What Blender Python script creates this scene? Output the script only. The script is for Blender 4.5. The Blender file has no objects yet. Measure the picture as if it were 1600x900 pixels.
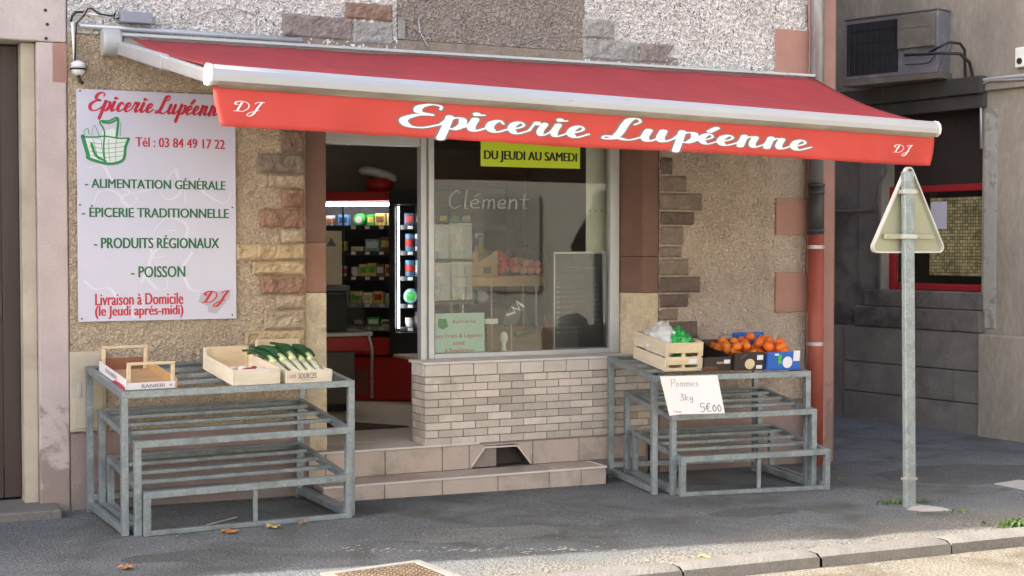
import bpy, bmesh, math, random
from mathutils import Vector, Matrix, noise
random.seed(7)
R = math.radians
S = bpy.context.scene
COL = S.collection
# ------------------------------------------------------------------ camera, sky, sun, exposure
FPX, CAMH = 2215.0, 1.8
PITCH, YAW = math.atan(65/FPX), R(25.2)
cam = bpy.data.cameras.new('camera'); co = bpy.data.objects.new('camera', cam); COL.objects.link(co)
co.location = (0, 0, CAMH); co.rotation_euler = (math.pi/2-PITCH, 0, -YAW)
cam.sensor_width = 36; cam.lens = FPX/1600*36; cam.clip_end = 3000
S.camera = co
S.render.resolution_x, S.render.resolution_y = 1024, 576
SUN_EL, SUN_AZ = R(35), R(83.5)        # the sun stands almost along the street, to the left and just behind the house fronts
sd = Vector((-math.sin(SUN_AZ)*math.cos(SUN_EL), math.cos(SUN_AZ)*math.cos(SUN_EL), math.sin(SUN_EL)))
w = bpy.data.worlds.new('World'); S.world = w; w.use_nodes = True
nt = w.node_tree; bg = nt.nodes['Background']; sky = nt.nodes.new('ShaderNodeTexSky')
sky.sky_type = 'NISHITA'; sky.sun_disc = False; sky.sun_elevation = SUN_EL
sky.sun_rotation = math.atan2(sd.x, sd.y); sky.dust_density = 5.0; sky.air_density = .8; sky.ozone_density = .6
nt.links.new(sky.outputs[0], bg.inputs[0]); bg.inputs[1].default_value = 0.15
sl = bpy.data.lights.new('sun', 'SUN'); sl.energy = 3.3; sl.angle = R(0.5); sl.color = (1, .95, .86)
so = bpy.data.objects.new('sun', sl); COL.objects.link(so); so.rotation_euler = sd.to_track_quat('Z', 'Y').to_euler()
so.location = (0, 0, 12)
S.view_settings.view_transform = 'Standard'; S.view_settings.look = 'None'
S.view_settings.gamma = 1; S.view_settings.exposure = 2.05
# ------------------------------------------------------------------ survey helpers
fw = Vector((math.sin(YAW)*math.cos(PITCH), math.cos(YAW)*math.cos(PITCH), -math.sin(PITCH)))
rt = Vector((math.cos(YAW), -math.sin(YAW), 0)); upv = rt.cross(fw)
def ray(x, y): return fw + rt*((x-800)/FPX) - upv*((y-450)/FPX)
def at(x, y, Y):
    d = ray(x, y); return Vector((0, 0, CAMH)) + d*(Y/d.y)
def atz(x, y, z):
    d = ray(x, y); return Vector((0, 0, CAMH)) + d*((z-CAMH)/d.z)
def g(X): return 0.06-0.012*max(-30, min(30, X))
def atg(x, y, dz=0):
    z = 0
    for _ in range(15): P = atz(x, y, z+dz); z = g(P.x)
    return P
# ------------------------------------------------------------------ materials
MAT = {}
def srgb(r, g_, b): return tuple((c/255/12.92 if c/255 <= .04045 else ((c/255+.055)/1.055)**2.4) for c in (r, g_, b))
def pm(name, col, rough=.7, metal=0, var=.12, vs=6, fine=.0, fs=80, bump=0, bs=60, island=0, dirt=None, dirts=2.5, dirta=(.5, .7), spec=.5, disp=None, stretch=None, coat=0, trans=0, dz=None, ridge=False):
    m = bpy.data.materials.new(name); m.use_nodes = True; t = m.node_tree; N = t.nodes; L = t.links
    b = N['Principled BSDF']; b.inputs['Roughness'].default_value = rough; b.inputs['Metallic'].default_value = metal
    b.inputs['Specular IOR Level'].default_value = spec; b.inputs['Coat Weight'].default_value = coat
    tc = N.new('ShaderNodeTexCoord'); vec = tc.outputs['Object']
    if stretch:
        mp = N.new('ShaderNodeMapping'); mp.inputs['Scale'].default_value = stretch; L.new(vec, mp.inputs[0]); vec = mp.outputs[0]
    def nz(scale, detail=4, rg=.55, dist=0):
        n = N.new('ShaderNodeTexNoise'); n.inputs['Scale'].default_value = scale; n.inputs['Detail'].default_value = detail
        n.inputs['Roughness'].default_value = rg; n.inputs['Distortion'].default_value = dist; L.new(vec, n.inputs['Vector']); return n.outputs['Fac']
    def mr(src, lo, hi, a=0.3, c=.7):
        n = N.new('ShaderNodeMapRange'); L.new(src, n.inputs[0]); n.inputs[1].default_value = a; n.inputs[2].default_value = c
        n.inputs[3].default_value = lo; n.inputs[4].default_value = hi; return n.outputs[0]
    def mul(a, c):
        n = N.new('ShaderNodeMath'); n.operation = 'MULTIPLY'; L.new(a, n.inputs[0]); L.new(c, n.inputs[1]); return n.outputs[0]
    f = mr(nz(vs), 1-var, 1+var)
    if fine: f = mul(f, mr(nz(fs, 2), 1-fine, 1+fine))
    if island:
        gi = N.new('ShaderNodeNewGeometry'); f = mul(f, mr(gi.outputs['Random Per Island'], 1-island, 1+island, 0, 1))
    vm = N.new('ShaderNodeVectorMath'); vm.operation = 'SCALE'; vm.inputs[0].default_value = col; L.new(f, vm.inputs['Scale']); c = vm.outputs[0]
    if dirt:
        mx = N.new('ShaderNodeMix'); mx.data_type = 'RGBA'; df = nz(dirts, 8, .65, .4)
        if dz:      # decay that starts at the ground and climbs unevenly
            sx = N.new('ShaderNodeSeparateXYZ'); gp = N.new('ShaderNodeNewGeometry'); L.new(gp.outputs['Position'], sx.inputs[0]); ma = N.new('ShaderNodeMath'); ma.operation = 'MULTIPLY_ADD'; L.new(sx.outputs['Z'], ma.inputs[0]); ma.inputs[1].default_value = -dz[1]; ma.inputs[2].default_value = dz[0]*dz[1]
            mb_ = N.new('ShaderNodeMath'); mb_.operation = 'ADD'; L.new(df, mb_.inputs[0]); mc = N.new('ShaderNodeClamp'); L.new(ma.outputs[0], mc.inputs[0]); mc.inputs[1].default_value = -.25; mc.inputs[2].default_value = .35; L.new(mc.outputs[0], mb_.inputs[1]); df = mb_.outputs[0]
        L.new(mr(df, 0, 1, *dirta), mx.inputs[0]); L.new(c, mx.inputs[6]); mx.inputs[7].default_value = (*dirt, 1); c = mx.outputs[2]
    L.new(c, b.inputs['Base Color'])
    L.new(mr(nz(vs*3), max(0, rough-.08), min(1, rough+.08)), b.inputs['Roughness'])
    if bump:
        bn = N.new('ShaderNodeBump'); bn.inputs['Strength'].default_value = 1; bn.inputs['Distance'].default_value = bump; L.new(nz(bs, 5), bn.inputs['Height']); L.new(bn.outputs[0], b.inputs['Normal'])
    if disp:
        amp, sc = disp
        n1 = nz(sc, 1.5, .4, 1.3); ab = N.new('ShaderNodeMath'); ab.operation = 'SUBTRACT'; L.new(n1, ab.inputs[0]); ab.inputs[1].default_value = .5
        ac_ = N.new('ShaderNodeMath'); ac_.operation = 'ABSOLUTE'; L.new(ab.outputs[0], ac_.inputs[0]); rr = mr(ac_.outputs[0], 1, 0, .0, .13) if ridge else mr(n1, 0, 1, .40, .58)
        n2 = nz(sc*.35, 2); sm = N.new('ShaderNodeMath'); sm.operation = 'MULTIPLY_ADD'; L.new(n2, sm.inputs[0]); sm.inputs[1].default_value = .5; L.new(rr, sm.inputs[2])
        d = N.new('ShaderNodeDisplacement'); d.inputs['Scale'].default_value = amp; d.inputs['Midlevel'].default_value = .5
        L.new(sm.outputs[0], d.inputs['Height']); L.new(d.outputs[0], N['Material Output'].inputs['Displacement']); m.displacement_method = 'BOTH'
    MAT[name] = m; return m
def glow(name, col, st):
    m = bpy.data.materials.new(name); m.use_nodes = True; b = m.node_tree.nodes['Principled BSDF']
    b.inputs['Base Color'].default_value = (.8, .8, .8, 1); b.inputs['Emission Color'].default_value = (*col, 1); b.inputs['Emission Strength'].default_value = st; MAT[name] = m; return m
def glass(name, tint=(1, 1, 1), refl=1.0, ior=1.5):
    m = bpy.data.materials.new(name); m.use_nodes = True; t = m.node_tree; t.nodes.clear()
    o = t.nodes.new('ShaderNodeOutputMaterial'); mx = t.nodes.new('ShaderNodeMixShader'); tr = t.nodes.new('ShaderNodeBsdfTransparent'); gl = t.nodes.new('ShaderNodeBsdfGlossy'); fr = t.nodes.new('ShaderNodeFresnel')
    tr.inputs[0].default_value = (*tint, 1); gl.inputs['Roughness'].default_value = .02; fr.inputs[0].default_value = ior
    ml = t.nodes.new('ShaderNodeMath'); ml.operation = 'MULTIPLY'; ml.inputs[1].default_value = refl
    t.links.new(fr.outputs[0], ml.inputs[0]); t.links.new(ml.outputs[0], mx.inputs[0]); t.links.new(tr.outputs[0], mx.inputs[1]); t.links.new(gl.outputs[0], mx.inputs[2]); t.links.new(mx.outputs[0], o.inputs[0])
    MAT[name] = m; return m
# walls and stone
pm('stucco_upper', (.66, .65, .63), .9, var=.10, vs=3, fine=.1, disp=(.017, 36), spec=.2)
pm('stucco_lower', (.50, .41, .30), .9, var=.10, vs=3, fine=.1, disp=(.0105, 44), dirt=(.30, .22, .16), dirts=1.6, dirta=(.55, .75), spec=.2)
pm('stucco_right', (.50, .43, .36), .9, var=.10, vs=3, fine=.1, disp=(.012, 44), ridge=False, dirt=(.33, .27, .23), dirts=1.8, dirta=(.54, .75), spec=.2)
pm('stucco_dark', (.30, .27, .24), .9, var=.10, vs=3, fine=.1, disp=(.013, 40), spec=.2)
pm('stucco_plain', (.5, .44, .38), .9, var=.1, spec=.2)
pm('plinth_pink', (.29, .215, .195), .85, var=.14, vs=4, fine=.08, bump=.004, bs=40, dirt=(.24, .20, .18), dirts=4, dirta=(.5, .64), dz=(.28, .5))
pm('mauve_paint', (.50, .43, .41), .75, var=.10, vs=4, fine=.06, bump=.002, bs=50, dirt=(.40, .31, .29), dirts=3, dirta=(.52, .66))
pm('peeling_plaster', (.52, .43, .41), .8, var=.10, vs=4, fine=.06, bump=.003, bs=30, dirt=(.30, .235, .205), dirts=5, dirta=(.52, .62), dz=(.62, .45))
pm('salmon_paint', (.36, .20, .16), .8, var=.08, vs=4, fine=.05, bump=.0015, bs=60, dirt=(.38, .22, .18), dirta=(.58, .7))
pm('corner_paint', (.36, .21, .175), .8, var=.1, vs=4, bump=.002, bs=40, dirt=(.24, .17, .15), dirts=5, dirta=(.56, .64), dz=(.7, .25))
pm('cream_render', (.50, .44, .34), .85, var=.1, vs=4, bump=.002, dirt=(.4, .33, .24))
def stone(n, c, v=.16): pm(n, c, .85, var=v, vs=14, fine=.15, fs=90, bump=.008, bs=45, island=.08, spec=.25, dirt=tuple(k*.62 for k in c), dirts=7, dirta=(.52, .72))
stone('stone_ochre', (.46, .355, .215)); stone('stone_tan', (.41, .33, .235)); stone('stone_red', (.30, .185, .125)); stone('stone_brown', (.235, .165, .125))
stone('stone_greybrown', (.23, .19, .155)); stone('stone_dark', (.15, .115, .10)); stone('stone_grey', (.29, .29, .275)); stone('stone_greypurple', (.235, .20, .19)); stone('stone_cream', (.60, .51, .36))
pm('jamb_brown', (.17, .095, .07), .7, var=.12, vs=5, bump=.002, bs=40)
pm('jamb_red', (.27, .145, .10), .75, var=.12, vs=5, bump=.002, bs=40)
pm('tile_step', (.46, .385, .33), .45, var=.06, vs=5, fine=.05, island=.05, dirt=(.29, .25, .215), dirts=3.5, dirta=(.5, .72))
pm('tile_edge', (.62, .58, .54), .4, var=.05)
pm('brick_tile', (.54, .48, .42), .6, var=.08, vs=12, fine=.07, island=.24, bump=.002, bs=80, dirt=(.33, .28, .24), dirts=2.2, dirta=(.54, .74))
pm('mortar', (.27, .23, .205), .9, var=.1, vs=20, bump=.002)
pm('sill_tile', (.56, .52, .47), .5, var=.07, vs=8, fine=.06, island=.06)
pm('grey_render', (.31, .28, .235), .9, var=.16, vs=2.2, fine=.12, fs=30, bump=.004, bs=24, dirt=(.19, .175, .155), dirts=1.6, dirta=(.44, .68), stretch=(1, 1, .35))
pm('grey_dark_render', (.155, .14, .13), .9, var=.18, vs=2.5, fine=.1, fs=30, bump=.003, bs=30, dirt=(.07, .065, .065), dirts=1.5, dirta=(.45, .6))
pm('grey_block', (.20, .185, .17), .9, var=.14, vs=3, fine=.1, fs=40, bump=.004, bs=30, island=.06, dirt=(.15, .14, .13), dirta=(.5, .65))
pm('soot_stone', (.06, .055, .052), .9, var=.25, vs=3, bump=.004, bs=25, dirt=(.14, .125, .11), dirts=2, dirta=(.58, .72))
pm('peel_patch', (.36, .35, .32), .9, var=.14, vs=5, bump=.003, bs=30, dirt=(.24, .23, .21), dirts=5, dirta=(.52, .6))
pm('interior_wall', (.50, .47, .41), .8, var=.05); pm('interior_white', (.62, .62, .64), .8, var=.04); pm('interior_floor', (.66, .60, .43), .65, var=.06, vs=3)
# ground
pm('asphalt_pavement', (.145, .156, .162), .93, var=.16, vs=1.4, fine=.45, fs=70, bump=.020, bs=65, dirt=(.088, .094, .084), dirts=1.6, dirta=(.48, .66), spec=.25)
pm('asphalt_road', (.215, .195, .155), .93, var=.12, vs=1.5, fine=.45, fs=70, bump=.020, bs=65, dirt=(.13, .10, .07), dirts=1.8, dirta=(.5, .68), spec=.25)
pm('asphalt_gravel', (.175, .165, .15), .93, var=.1, vs=2, fine=.5, fs=95, bump=.010, bs=90, spec=.25)
pm('kerb_granite', (.17, .16, .145), .85, var=.12, vs=6, fine=.25, fs=110, bump=.006, bs=50, island=.1)
pm('concrete', (.36, .35, .33), .9, var=.12, vs=6, fine=.1, bump=.003)
pm('asphalt_worn', (.155, .158, .155), .93, var=.16, vs=4, fine=.45, fs=70, bump=.018, bs=65, spec=.25)
pm('asphalt_dark', (.10, .105, .105), .93, var=.16, vs=4, fine=.45, fs=70, bump=.018, bs=65, spec=.25)
pm('crumbs', (.17, .12, .075), .9, var=.3, vs=30, island=.5)
pm('crack', (.035, .035, .03), .95)
pm('earth', (.12, .10, .08), .95)
def sunlit_gravel_edge(m):  # gravel tone by the kerb, with extra sunlit brightness put into the colour
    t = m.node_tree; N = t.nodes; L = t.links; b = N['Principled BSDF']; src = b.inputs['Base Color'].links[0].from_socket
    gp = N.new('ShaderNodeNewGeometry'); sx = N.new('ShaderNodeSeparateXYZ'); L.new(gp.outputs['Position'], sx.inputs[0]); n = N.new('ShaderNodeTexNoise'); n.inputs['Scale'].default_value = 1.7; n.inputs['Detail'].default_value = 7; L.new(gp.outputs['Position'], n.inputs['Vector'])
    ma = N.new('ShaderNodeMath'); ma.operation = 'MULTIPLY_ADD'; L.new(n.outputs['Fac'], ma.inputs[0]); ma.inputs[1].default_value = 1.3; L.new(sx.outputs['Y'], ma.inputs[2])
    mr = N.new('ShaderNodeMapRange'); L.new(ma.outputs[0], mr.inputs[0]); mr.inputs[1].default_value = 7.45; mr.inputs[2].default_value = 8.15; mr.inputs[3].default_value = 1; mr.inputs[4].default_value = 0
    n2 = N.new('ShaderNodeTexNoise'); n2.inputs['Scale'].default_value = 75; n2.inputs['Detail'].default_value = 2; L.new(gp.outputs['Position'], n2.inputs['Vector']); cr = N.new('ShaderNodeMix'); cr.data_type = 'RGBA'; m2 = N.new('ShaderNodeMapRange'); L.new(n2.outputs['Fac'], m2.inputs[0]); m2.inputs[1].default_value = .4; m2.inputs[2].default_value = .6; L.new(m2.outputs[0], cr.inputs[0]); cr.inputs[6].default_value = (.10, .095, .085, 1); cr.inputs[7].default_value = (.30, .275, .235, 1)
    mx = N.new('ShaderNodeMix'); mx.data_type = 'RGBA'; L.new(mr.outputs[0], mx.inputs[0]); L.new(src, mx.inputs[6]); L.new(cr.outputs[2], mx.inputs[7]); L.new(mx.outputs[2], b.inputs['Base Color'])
sunlit_gravel_edge(MAT['asphalt_pavement'])
# metals, plastics, cloth
pm('galvanised', (.27, .315, .335), .45, .55, var=.12, vs=12, fine=.14, fs=45, bump=.0006, bs=60, dirt=(.18, .20, .205), dirts=5, dirta=(.5, .7))
pm('galv_pole', (.26, .305, .32), .5, .4, var=.14, vs=10, fine=.15, fs=60, dirt=(.20, .24, .25), dirts=14, dirta=(.5, .62))
pm('alu_frame', (.48, .51, .53), .4, .35, var=.04)
pm('alu_dark', (.33, .33, .33), .45, .3, var=.05)
pm('white_alu', (.44, .46, .49), .35, .25, var=.05, vs=4, dirt=(.45, .43, .38), dirts=5, dirta=(.62, .78), stretch=(.25, 1, 1))
pm('bar_grime', (.30, .27, .22), .7, var=.25, vs=10, stretch=(.3, 1, 1), dirt=(.13, .11, .09), dirta=(.5, .7))
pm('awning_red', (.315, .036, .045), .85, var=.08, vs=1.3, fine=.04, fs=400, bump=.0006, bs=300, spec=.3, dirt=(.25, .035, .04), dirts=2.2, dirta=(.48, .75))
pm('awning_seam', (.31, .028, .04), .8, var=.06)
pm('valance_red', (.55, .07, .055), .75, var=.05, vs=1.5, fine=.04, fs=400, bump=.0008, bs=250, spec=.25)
pm('letter_white', (.80, .82, .82), .6, var=.03); pm('letter_outline', (.20, .16, .16), .7, var=.03)
pm('letter_red', (.52, .02, .05), .5, var=.03); pm('letter_green', (.02, .25, .08), .5, var=.03); pm('letter_darkgreen', (.01, .14, .05), .5, var=.03); pm('letter_black', (.015, .015, .02), .6, var=.03)
pm('sign_lilac', (.575, .58, .69), .35, var=.02, vs=2, fine=.01); pm('sign_ornament', (.67, .675, .77), .35, var=.02); pm('sign_pink', (.62, .35, .40), .4, var=.03); pm('badge_grey', (.45, .42, .47), .4, var=.03); pm('sign_whitish', (.72, .78, .76), .4, var=.03)
pm('zinc', (.30, .31, .33), .4, .6, var=.14, vs=4, fine=.06, dirt=(.20, .2, .22), dirts=5, stretch=(1, 1, .25)); pm('cast_red', (.33, .075, .05), .55, var=.12, vs=5, dirt=(.30, .08, .05), dirts=3); pm('cast_black', (.05, .05, .055), .5, var=.1)
pm('clip_grey', (.45, .45, .45), .4, .5)
pm('white_plastic', (.75, .75, .73), .4, var=.04, dirt=(.55, .53, .48), dirta=(.6, .75)); pm('cap_grey', (.46, .47, .47), .4, var=.08, dirt=(.33, .33, .30), dirta=(.52, .7))
pm('black_rubber', (.02, .02, .022), .5, var=.1); pm('grey_box', (.24, .26, .31), .5, var=.05)
pm('ac_white', (.19, .19, .225), .45, var=.06, dirt=(.36, .36, .38), dirta=(.55, .7)); pm('ac_beige', (.15, .14, .122), .5, var=.08, vs=3, dirt=(.26, .24, .20), dirta=(.5, .7)); pm('ac_coil', (.035, .038, .048), .4, .3, var=.2, vs=2)
pm('door_brown', (.055, .035, .03), .5, var=.15, vs=4, stretch=(1, 1, .15)); pm('shutter_brown', (.035, .026, .024), .6, var=.15); pm('red_frame', (.35, .02, .025), .4, var=.06)
pm('sign_back', (.33, .34, .235), .45, .1, var=.06, vs=4, dirt=(.38, .40, .36), dirta=(.58, .75)); pm('sign_rim', (.5, .5, .46), .4, .2)
pm('pine', (.68, .55, .36), .7, var=.12, vs=5, fine=.08, fs=70, stretch=(1, 1, 6)); pm('pine_pale', (.72, .64, .50), .7, var=.1, vs=5, fine=.06, stretch=(1, 1, 6)); pm('wood_brown', (.24, .10, .055), .7, var=.12, vs=6); pm('wood_print', (.70, .68, .70), .6, var=.04)
pm('wood_honey', (.46, .29, .14), .6, var=.12, vs=6, stretch=(.3, 1, 3))
pm('carton_black', (.03, .022, .02), .5, var=.1); pm('carton_brown', (.13, .05, .03), .6, var=.1); pm('carton_blue', (.02, .12, .48), .5, var=.06); pm('carton_beige', (.60, .53, .40), .8, var=.06); pm('label_white', (.72, .73, .75), .6, var=.04)
pm('orange_peel', (.72, .15, .012), .45, var=.12, vs=10, bump=.001, bs=350); pm('mandarin', (.74, .19, .02), .45, var=.12, vs=10, bump=.001, bs=350)
pm('leek_green', (.03, .105, .04), .5, var=.3, vs=9, fine=.2, stretch=(3, 3, .6)); pm('leek_pale', (.55, .62, .32), .5, var=.12, vs=9); pm('leek_white', (.56, .60, .44), .5, var=.06)
pm('bag_green', (.03, .45, .10), .25, var=.2, vs=12); pm('bag_white', (.75, .76, .76), .3, var=.06)
pm('beet', (.30, .06, .08), .5, var=.3, vs=14); pm('turnip', (.72, .66, .68), .45, var=.1, vs=10)
pm('board_white', (.74, .74, .72), .45, var=.02); pm('ink', (.14, .14, .15), .6, var=.1); pm('yellow_green', (.62, .84, .02), .5, var=.02)
pm('slate', (.03, .034, .045), .35, var=.1, vs=4); pm('chalk', (.24, .26, .27), .8); pm('chalk_green', (.2, .42, .25), .8); pm('poster_green', (.42, .62, .52), .4, var=.05); pm('poster_red', (.45, .12, .12), .6)
pm('panel_cream', (.82, .83, .70), .5, var=.03); pm('glass_write', (.42, .45, .45), .6)
pm('fridge_black', (.018, .02, .022), .4, var=.1); pm('fridge_red', (.42, .02, .02), .35, var=.06); pm('fridge_inside', (.05, .052, .055), .5, var=.1); pm('steel', (.45, .45, .43), .35, .6); pm('counter_olive', (.12, .11, .09), .6)
pm('mat_brown', (.09, .035, .025), .95, fine=.2)
pm('leaf_brown', (.40, .17, .06), .7, var=.25, vs=18); pm('leaf_yellow', (.52, .42, .10), .7, var=.25, vs=18); pm('weed_green', (.07, .13, .03), .6, var=.3, vs=12); pm('straw', (.55, .50, .40), .8)
pm('rust_grate', (.15, .105, .07), .7, .3, var=.25, vs=8, dirt=(.22, .17, .12), dirts=6); pm('grate_frame', (.22, .21, .19), .7, .1, var=.15, vs=8, dirt=(.3, .26, .2))
pm('tomato', (.58, .05, .03), .3, var=.15, vs=6); pm('apple_pink', (.70, .30, .22), .35, var=.25, vs=9); pm('cloth_navy', (.05, .055, .09), .8, var=.2); pm('oil_bottle', (.32, .26, .03), .2, var=.1); pm('courgette', (.04, .13, .03), .4, var=.3, vs=20)
for n_, c_ in dict(green=(.06, .42, .07), white=(.70, .72, .72), blue=(.10, .28, .52), yellow=(.68, .58, .14), brown=(.25, .13, .06), teal=(.25, .5, .5), red=(.5, .04, .03), navy=(.04, .06, .15)).items(): pm('pack_'+n_, c_, .4, var=.3, vs=22, fine=.2, fs=60)
pm('roof_slate', (.07, .07, .08), .6); pm('shutter_blue', (.37, .36, .32))
pm('opposite_wall', (.49, .475, .42), .9, var=.06)
glass('window_glass', (.93, .95, .94), 0.85); glass('patterned_glass', (.55, .52, .40), 1.3); glass('clear_plastic', (.80, .83, .82), 2.2)
pm('bottle_glass', (.34, .30, .15), .15, var=.3, vs=5, island=.35)
glow('tube_light', (.95, .98, 1), 8)
# ------------------------------------------------------------------ geometry helpers
ORG = {}
class MB:
    def __init__(s): s.v = []; s.f = []
    def add(s, vs, fs):
        o = len(s.v); s.v += [Vector(v) for v in vs]; s.f += [tuple(i+o for i in f) for f in fs]; return s
    def box(s, x0, x1, y0, y1, z0, z1, M=None):
        p = [Vector((x, y, z)) for x in (x0, x1) for y in (y0, y1) for z in (z0, z1)]
        if M: p = [M @ q for q in p]
        return s.add(p, [(0, 1, 3, 2), (4, 6, 7, 5), (0, 4, 5, 1), (2, 3, 7, 6), (0, 2, 6, 4), (1, 5, 7, 3)])
    def beam(s, p, q, w_, h, up=(0, 0, 1)):
        p, q = Vector(p), Vector(q); d = (q-p).normalized(); sx = d.cross(Vector(up))
        if sx.length < 1e-4: sx = d.cross(Vector((0, 1, 0)))
        sx.normalize(); uy = sx.cross(d)
        c = [sx*(a*w_/2)+uy*(b*h/2) for a, b in ((-1, -1), (1, -1), (1, 1), (-1, 1))]
        return s.add([p+k for k in c]+[q+k for k in c], [(3, 2, 1, 0), (4, 5, 6, 7)]+[(i, (i+1) % 4, (i+1) % 4+4, i+4) for i in range(4)])
    def tube(s, pts, r, n=8, close=True):
        pts = [Vector(p) for p in pts]; rs = r if isinstance(r, (list, tuple)) else [r]*len(pts); vs = []; fs = []
        ref = Vector((0.31, .17, .93))
        for i, p in enumerate(pts):
            d = (pts[min(i+1, len(pts)-1)]-pts[max(i-1, 0)]).normalized(); a = d.cross(ref)
            if a.length < .05: a = d.cross(Vector((1, 0, 0)))
            a.normalize(); b = d.cross(a)
            vs += [p+(a*math.cos(t*2*math.pi/n)+b*math.sin(t*2*math.pi/n))*rs[i] for t in range(n)]
        for i in range(len(pts)-1): fs += [(i*n+t, i*n+(t+1) % n, (i+1)*n+(t+1) % n, (i+1)*n+t) for t in range(n)]
        if close: fs += [tuple(range(n))[::-1], tuple((len(pts)-1)*n+t for t in range(n))]
        return s.add(vs, fs)
    def lathe(s, c, prof, n=20, axis=None):
        c = Vector(c); M = Vector(axis or (0, 0, 1)).to_track_quat('Z', 'Y').to_matrix(); vs = []; fs = []
        for r, z in prof: vs += [c+M@Vector((r*math.cos(t*2*math.pi/n), r*math.sin(t*2*math.pi/n), z)) for t in range(n)]
        for i in range(len(prof)-1): fs += [(i*n+t, i*n+(t+1) % n, (i+1)*n+(t+1) % n, (i+1)*n+t) for t in range(n)]
        fs += [tuple(range(n))[::-1], tuple((len(prof)-1)*n+t for t in range(n))]
        return s.add(vs, fs)
    def ball(s, c, r, n=14, m=9, sq=(1, 1, 1), bumpy=0):
        c = Vector(c); vs = [c+Vector((0, 0, -r*sq[2]))]; fs = []
        sd_ = random.random()*50
        for i in range(1, m):
            ph = -math.pi/2+math.pi*i/m
            for t in range(n):
                q = Vector((math.cos(ph)*math.cos(t*2*math.pi/n)*sq[0], math.cos(ph)*math.sin(t*2*math.pi/n)*sq[1], math.sin(ph)*sq[2]))
                vs.append(c+q*r*(1+bumpy*noise.noise(q*1.6+Vector((sd_, 0, 0)))))
        vs.append(c+Vector((0, 0, r*sq[2])))
        for t in range(n): fs.append((0, 1+(t+1) % n, 1+t)); fs.append((len(vs)-1, 1+(m-2)*n+t, 1+(m-2)*n+(t+1) % n))
        for i in range(m-2): fs += [(1+i*n+t, 1+i*n+(t+1) % n, 1+(i+1)*n+(t+1) % n, 1+(i+1)*n+t) for t in range(n)]
        return s.add(vs, fs)
    def prism(s, poly, d):
        n = len(poly); d = Vector(d); poly = [Vector(p) for p in poly]
        return s.add(poly+[p+d for p in poly], [tuple(range(n)), tuple(range(n, 2*n))[::-1]]+[(i, i+n, (i+1) % n+n, (i+1) % n) for i in range(n)])
    def grid(s, fn, nu, nv):
        vs = [fn(i/nu, j/nv) for j in range(nv+1) for i in range(nu+1)]
        return s.add(vs, [(j*(nu+1)+i, j*(nu+1)+i+1, (j+1)*(nu+1)+i+1, (j+1)*(nu+1)+i) for j in range(nv) for i in range(nu)])
    def build(s, name, mat, parent=None, bevel=0, smooth=False, solid=0, base=None, recalc=True):
        if parent is not None: o_ = ORG[parent]
        elif base is not None: o_ = Vector(base)
        else:
            o_ = Vector(((min(v.x for v in s.v)+max(v.x for v in s.v))/2, (min(v.y for v in s.v)+max(v.y for v in s.v))/2, min(v.z for v in s.v)))
        me = bpy.data.meshes.new(name); me.from_pydata([v-o_ for v in s.v], [], s.f); me.validate()
        if recalc:
            b = bmesh.new(); b.from_mesh(me); bmesh.ops.recalc_face_normals(b, faces=b.faces); b.to_mesh(me); b.free()
        me.materials.append(MAT[mat]); ob = bpy.data.objects.new(name, me); COL.objects.link(ob)
        if parent is not None: ob.parent = parent
        else: ob.location = o_
        ORG[ob] = o_
        if smooth:
            for p in me.polygons: p.use_smooth = True
        if solid:
            md = ob.modifiers.new('thickness', 'SOLIDIFY'); md.thickness = solid; md.offset = 0
        if bevel:
            md = ob.modifiers.new('bevel', 'BEVEL'); md.width = bevel; md.segments = 2; md.limit_method = 'ANGLE'; md.angle_limit = R(40)
        return ob
def tag(o, label, cat, group=None):
    o['label'] = label; o['category'] = cat
    if group: o['group'] = group
    return o
def thing(name, loc, label, cat, group=None):
    o = bpy.data.objects.new(name, None); COL.objects.link(o); o.location = loc; o.empty_display_size = .1; ORG[o] = Vector(loc); return tag(o, label, cat, group)
def structure(o): o['kind'] = 'structure'; return o
def copy_tree(o, loc):
    def rec(a, par):
        c = a.copy(); COL.objects.link(c); ORG[c] = ORG.get(a, Vector())
        if par: c.parent = par
        for ch in [k for k in list(COL.objects) if k.parent == a]: rec(ch, c)
        return c
    c = rec(o, None); c.location = loc; return c
# ------------------------------------------------------------------ writing
def text_mesh(body, bold=0.0, spacing=1.0):
    cu = bpy.data.curves.new('text', 'FONT'); cu.body = body; cu.size = 1; cu.offset = bold; cu.space_character = spacing; cu.resolution_u = 3
    ob = bpy.data.objects.new('text', cu); COL.objects.link(ob); dg = bpy.context.evaluated_depsgraph_get()
    me = bpy.data.meshes.new_from_object(ob.evaluated_get(dg)); bpy.data.objects.remove(ob)
    vs = [v.co.copy() for v in me.vertices]; fs = [tuple(p.vertices) for p in me.polygons]; bpy.data.meshes.remove(me); return vs, fs
def write(mb, body, fn, x0, x1, y0, y1, bold=.0, spacing=1.0, serif=0):
    """typeset body into the box (x0..x1, y0..y1) of the surface fn(x, y, lift)"""
    vs, fs = text_mesh(body, 0, spacing)
    ax = min(v.x for v in vs); bx = max(v.x for v in vs); ay = min(v.y for v in vs); by = max(v.y for v in vs)
    for k in range(3 if bold else 1):      # overprinted a hair to the side for weight
        e = (k-1)*bold*(y1-y0)*1.6 if bold else 0
        mb.add([fn(x0+(v.x-ax)/(bx-ax)*(x1-x0)+e, y0+(v.y-ay)/(by-ay)*(y1-y0), .0012+.0002*k) for v in vs], fs)
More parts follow.
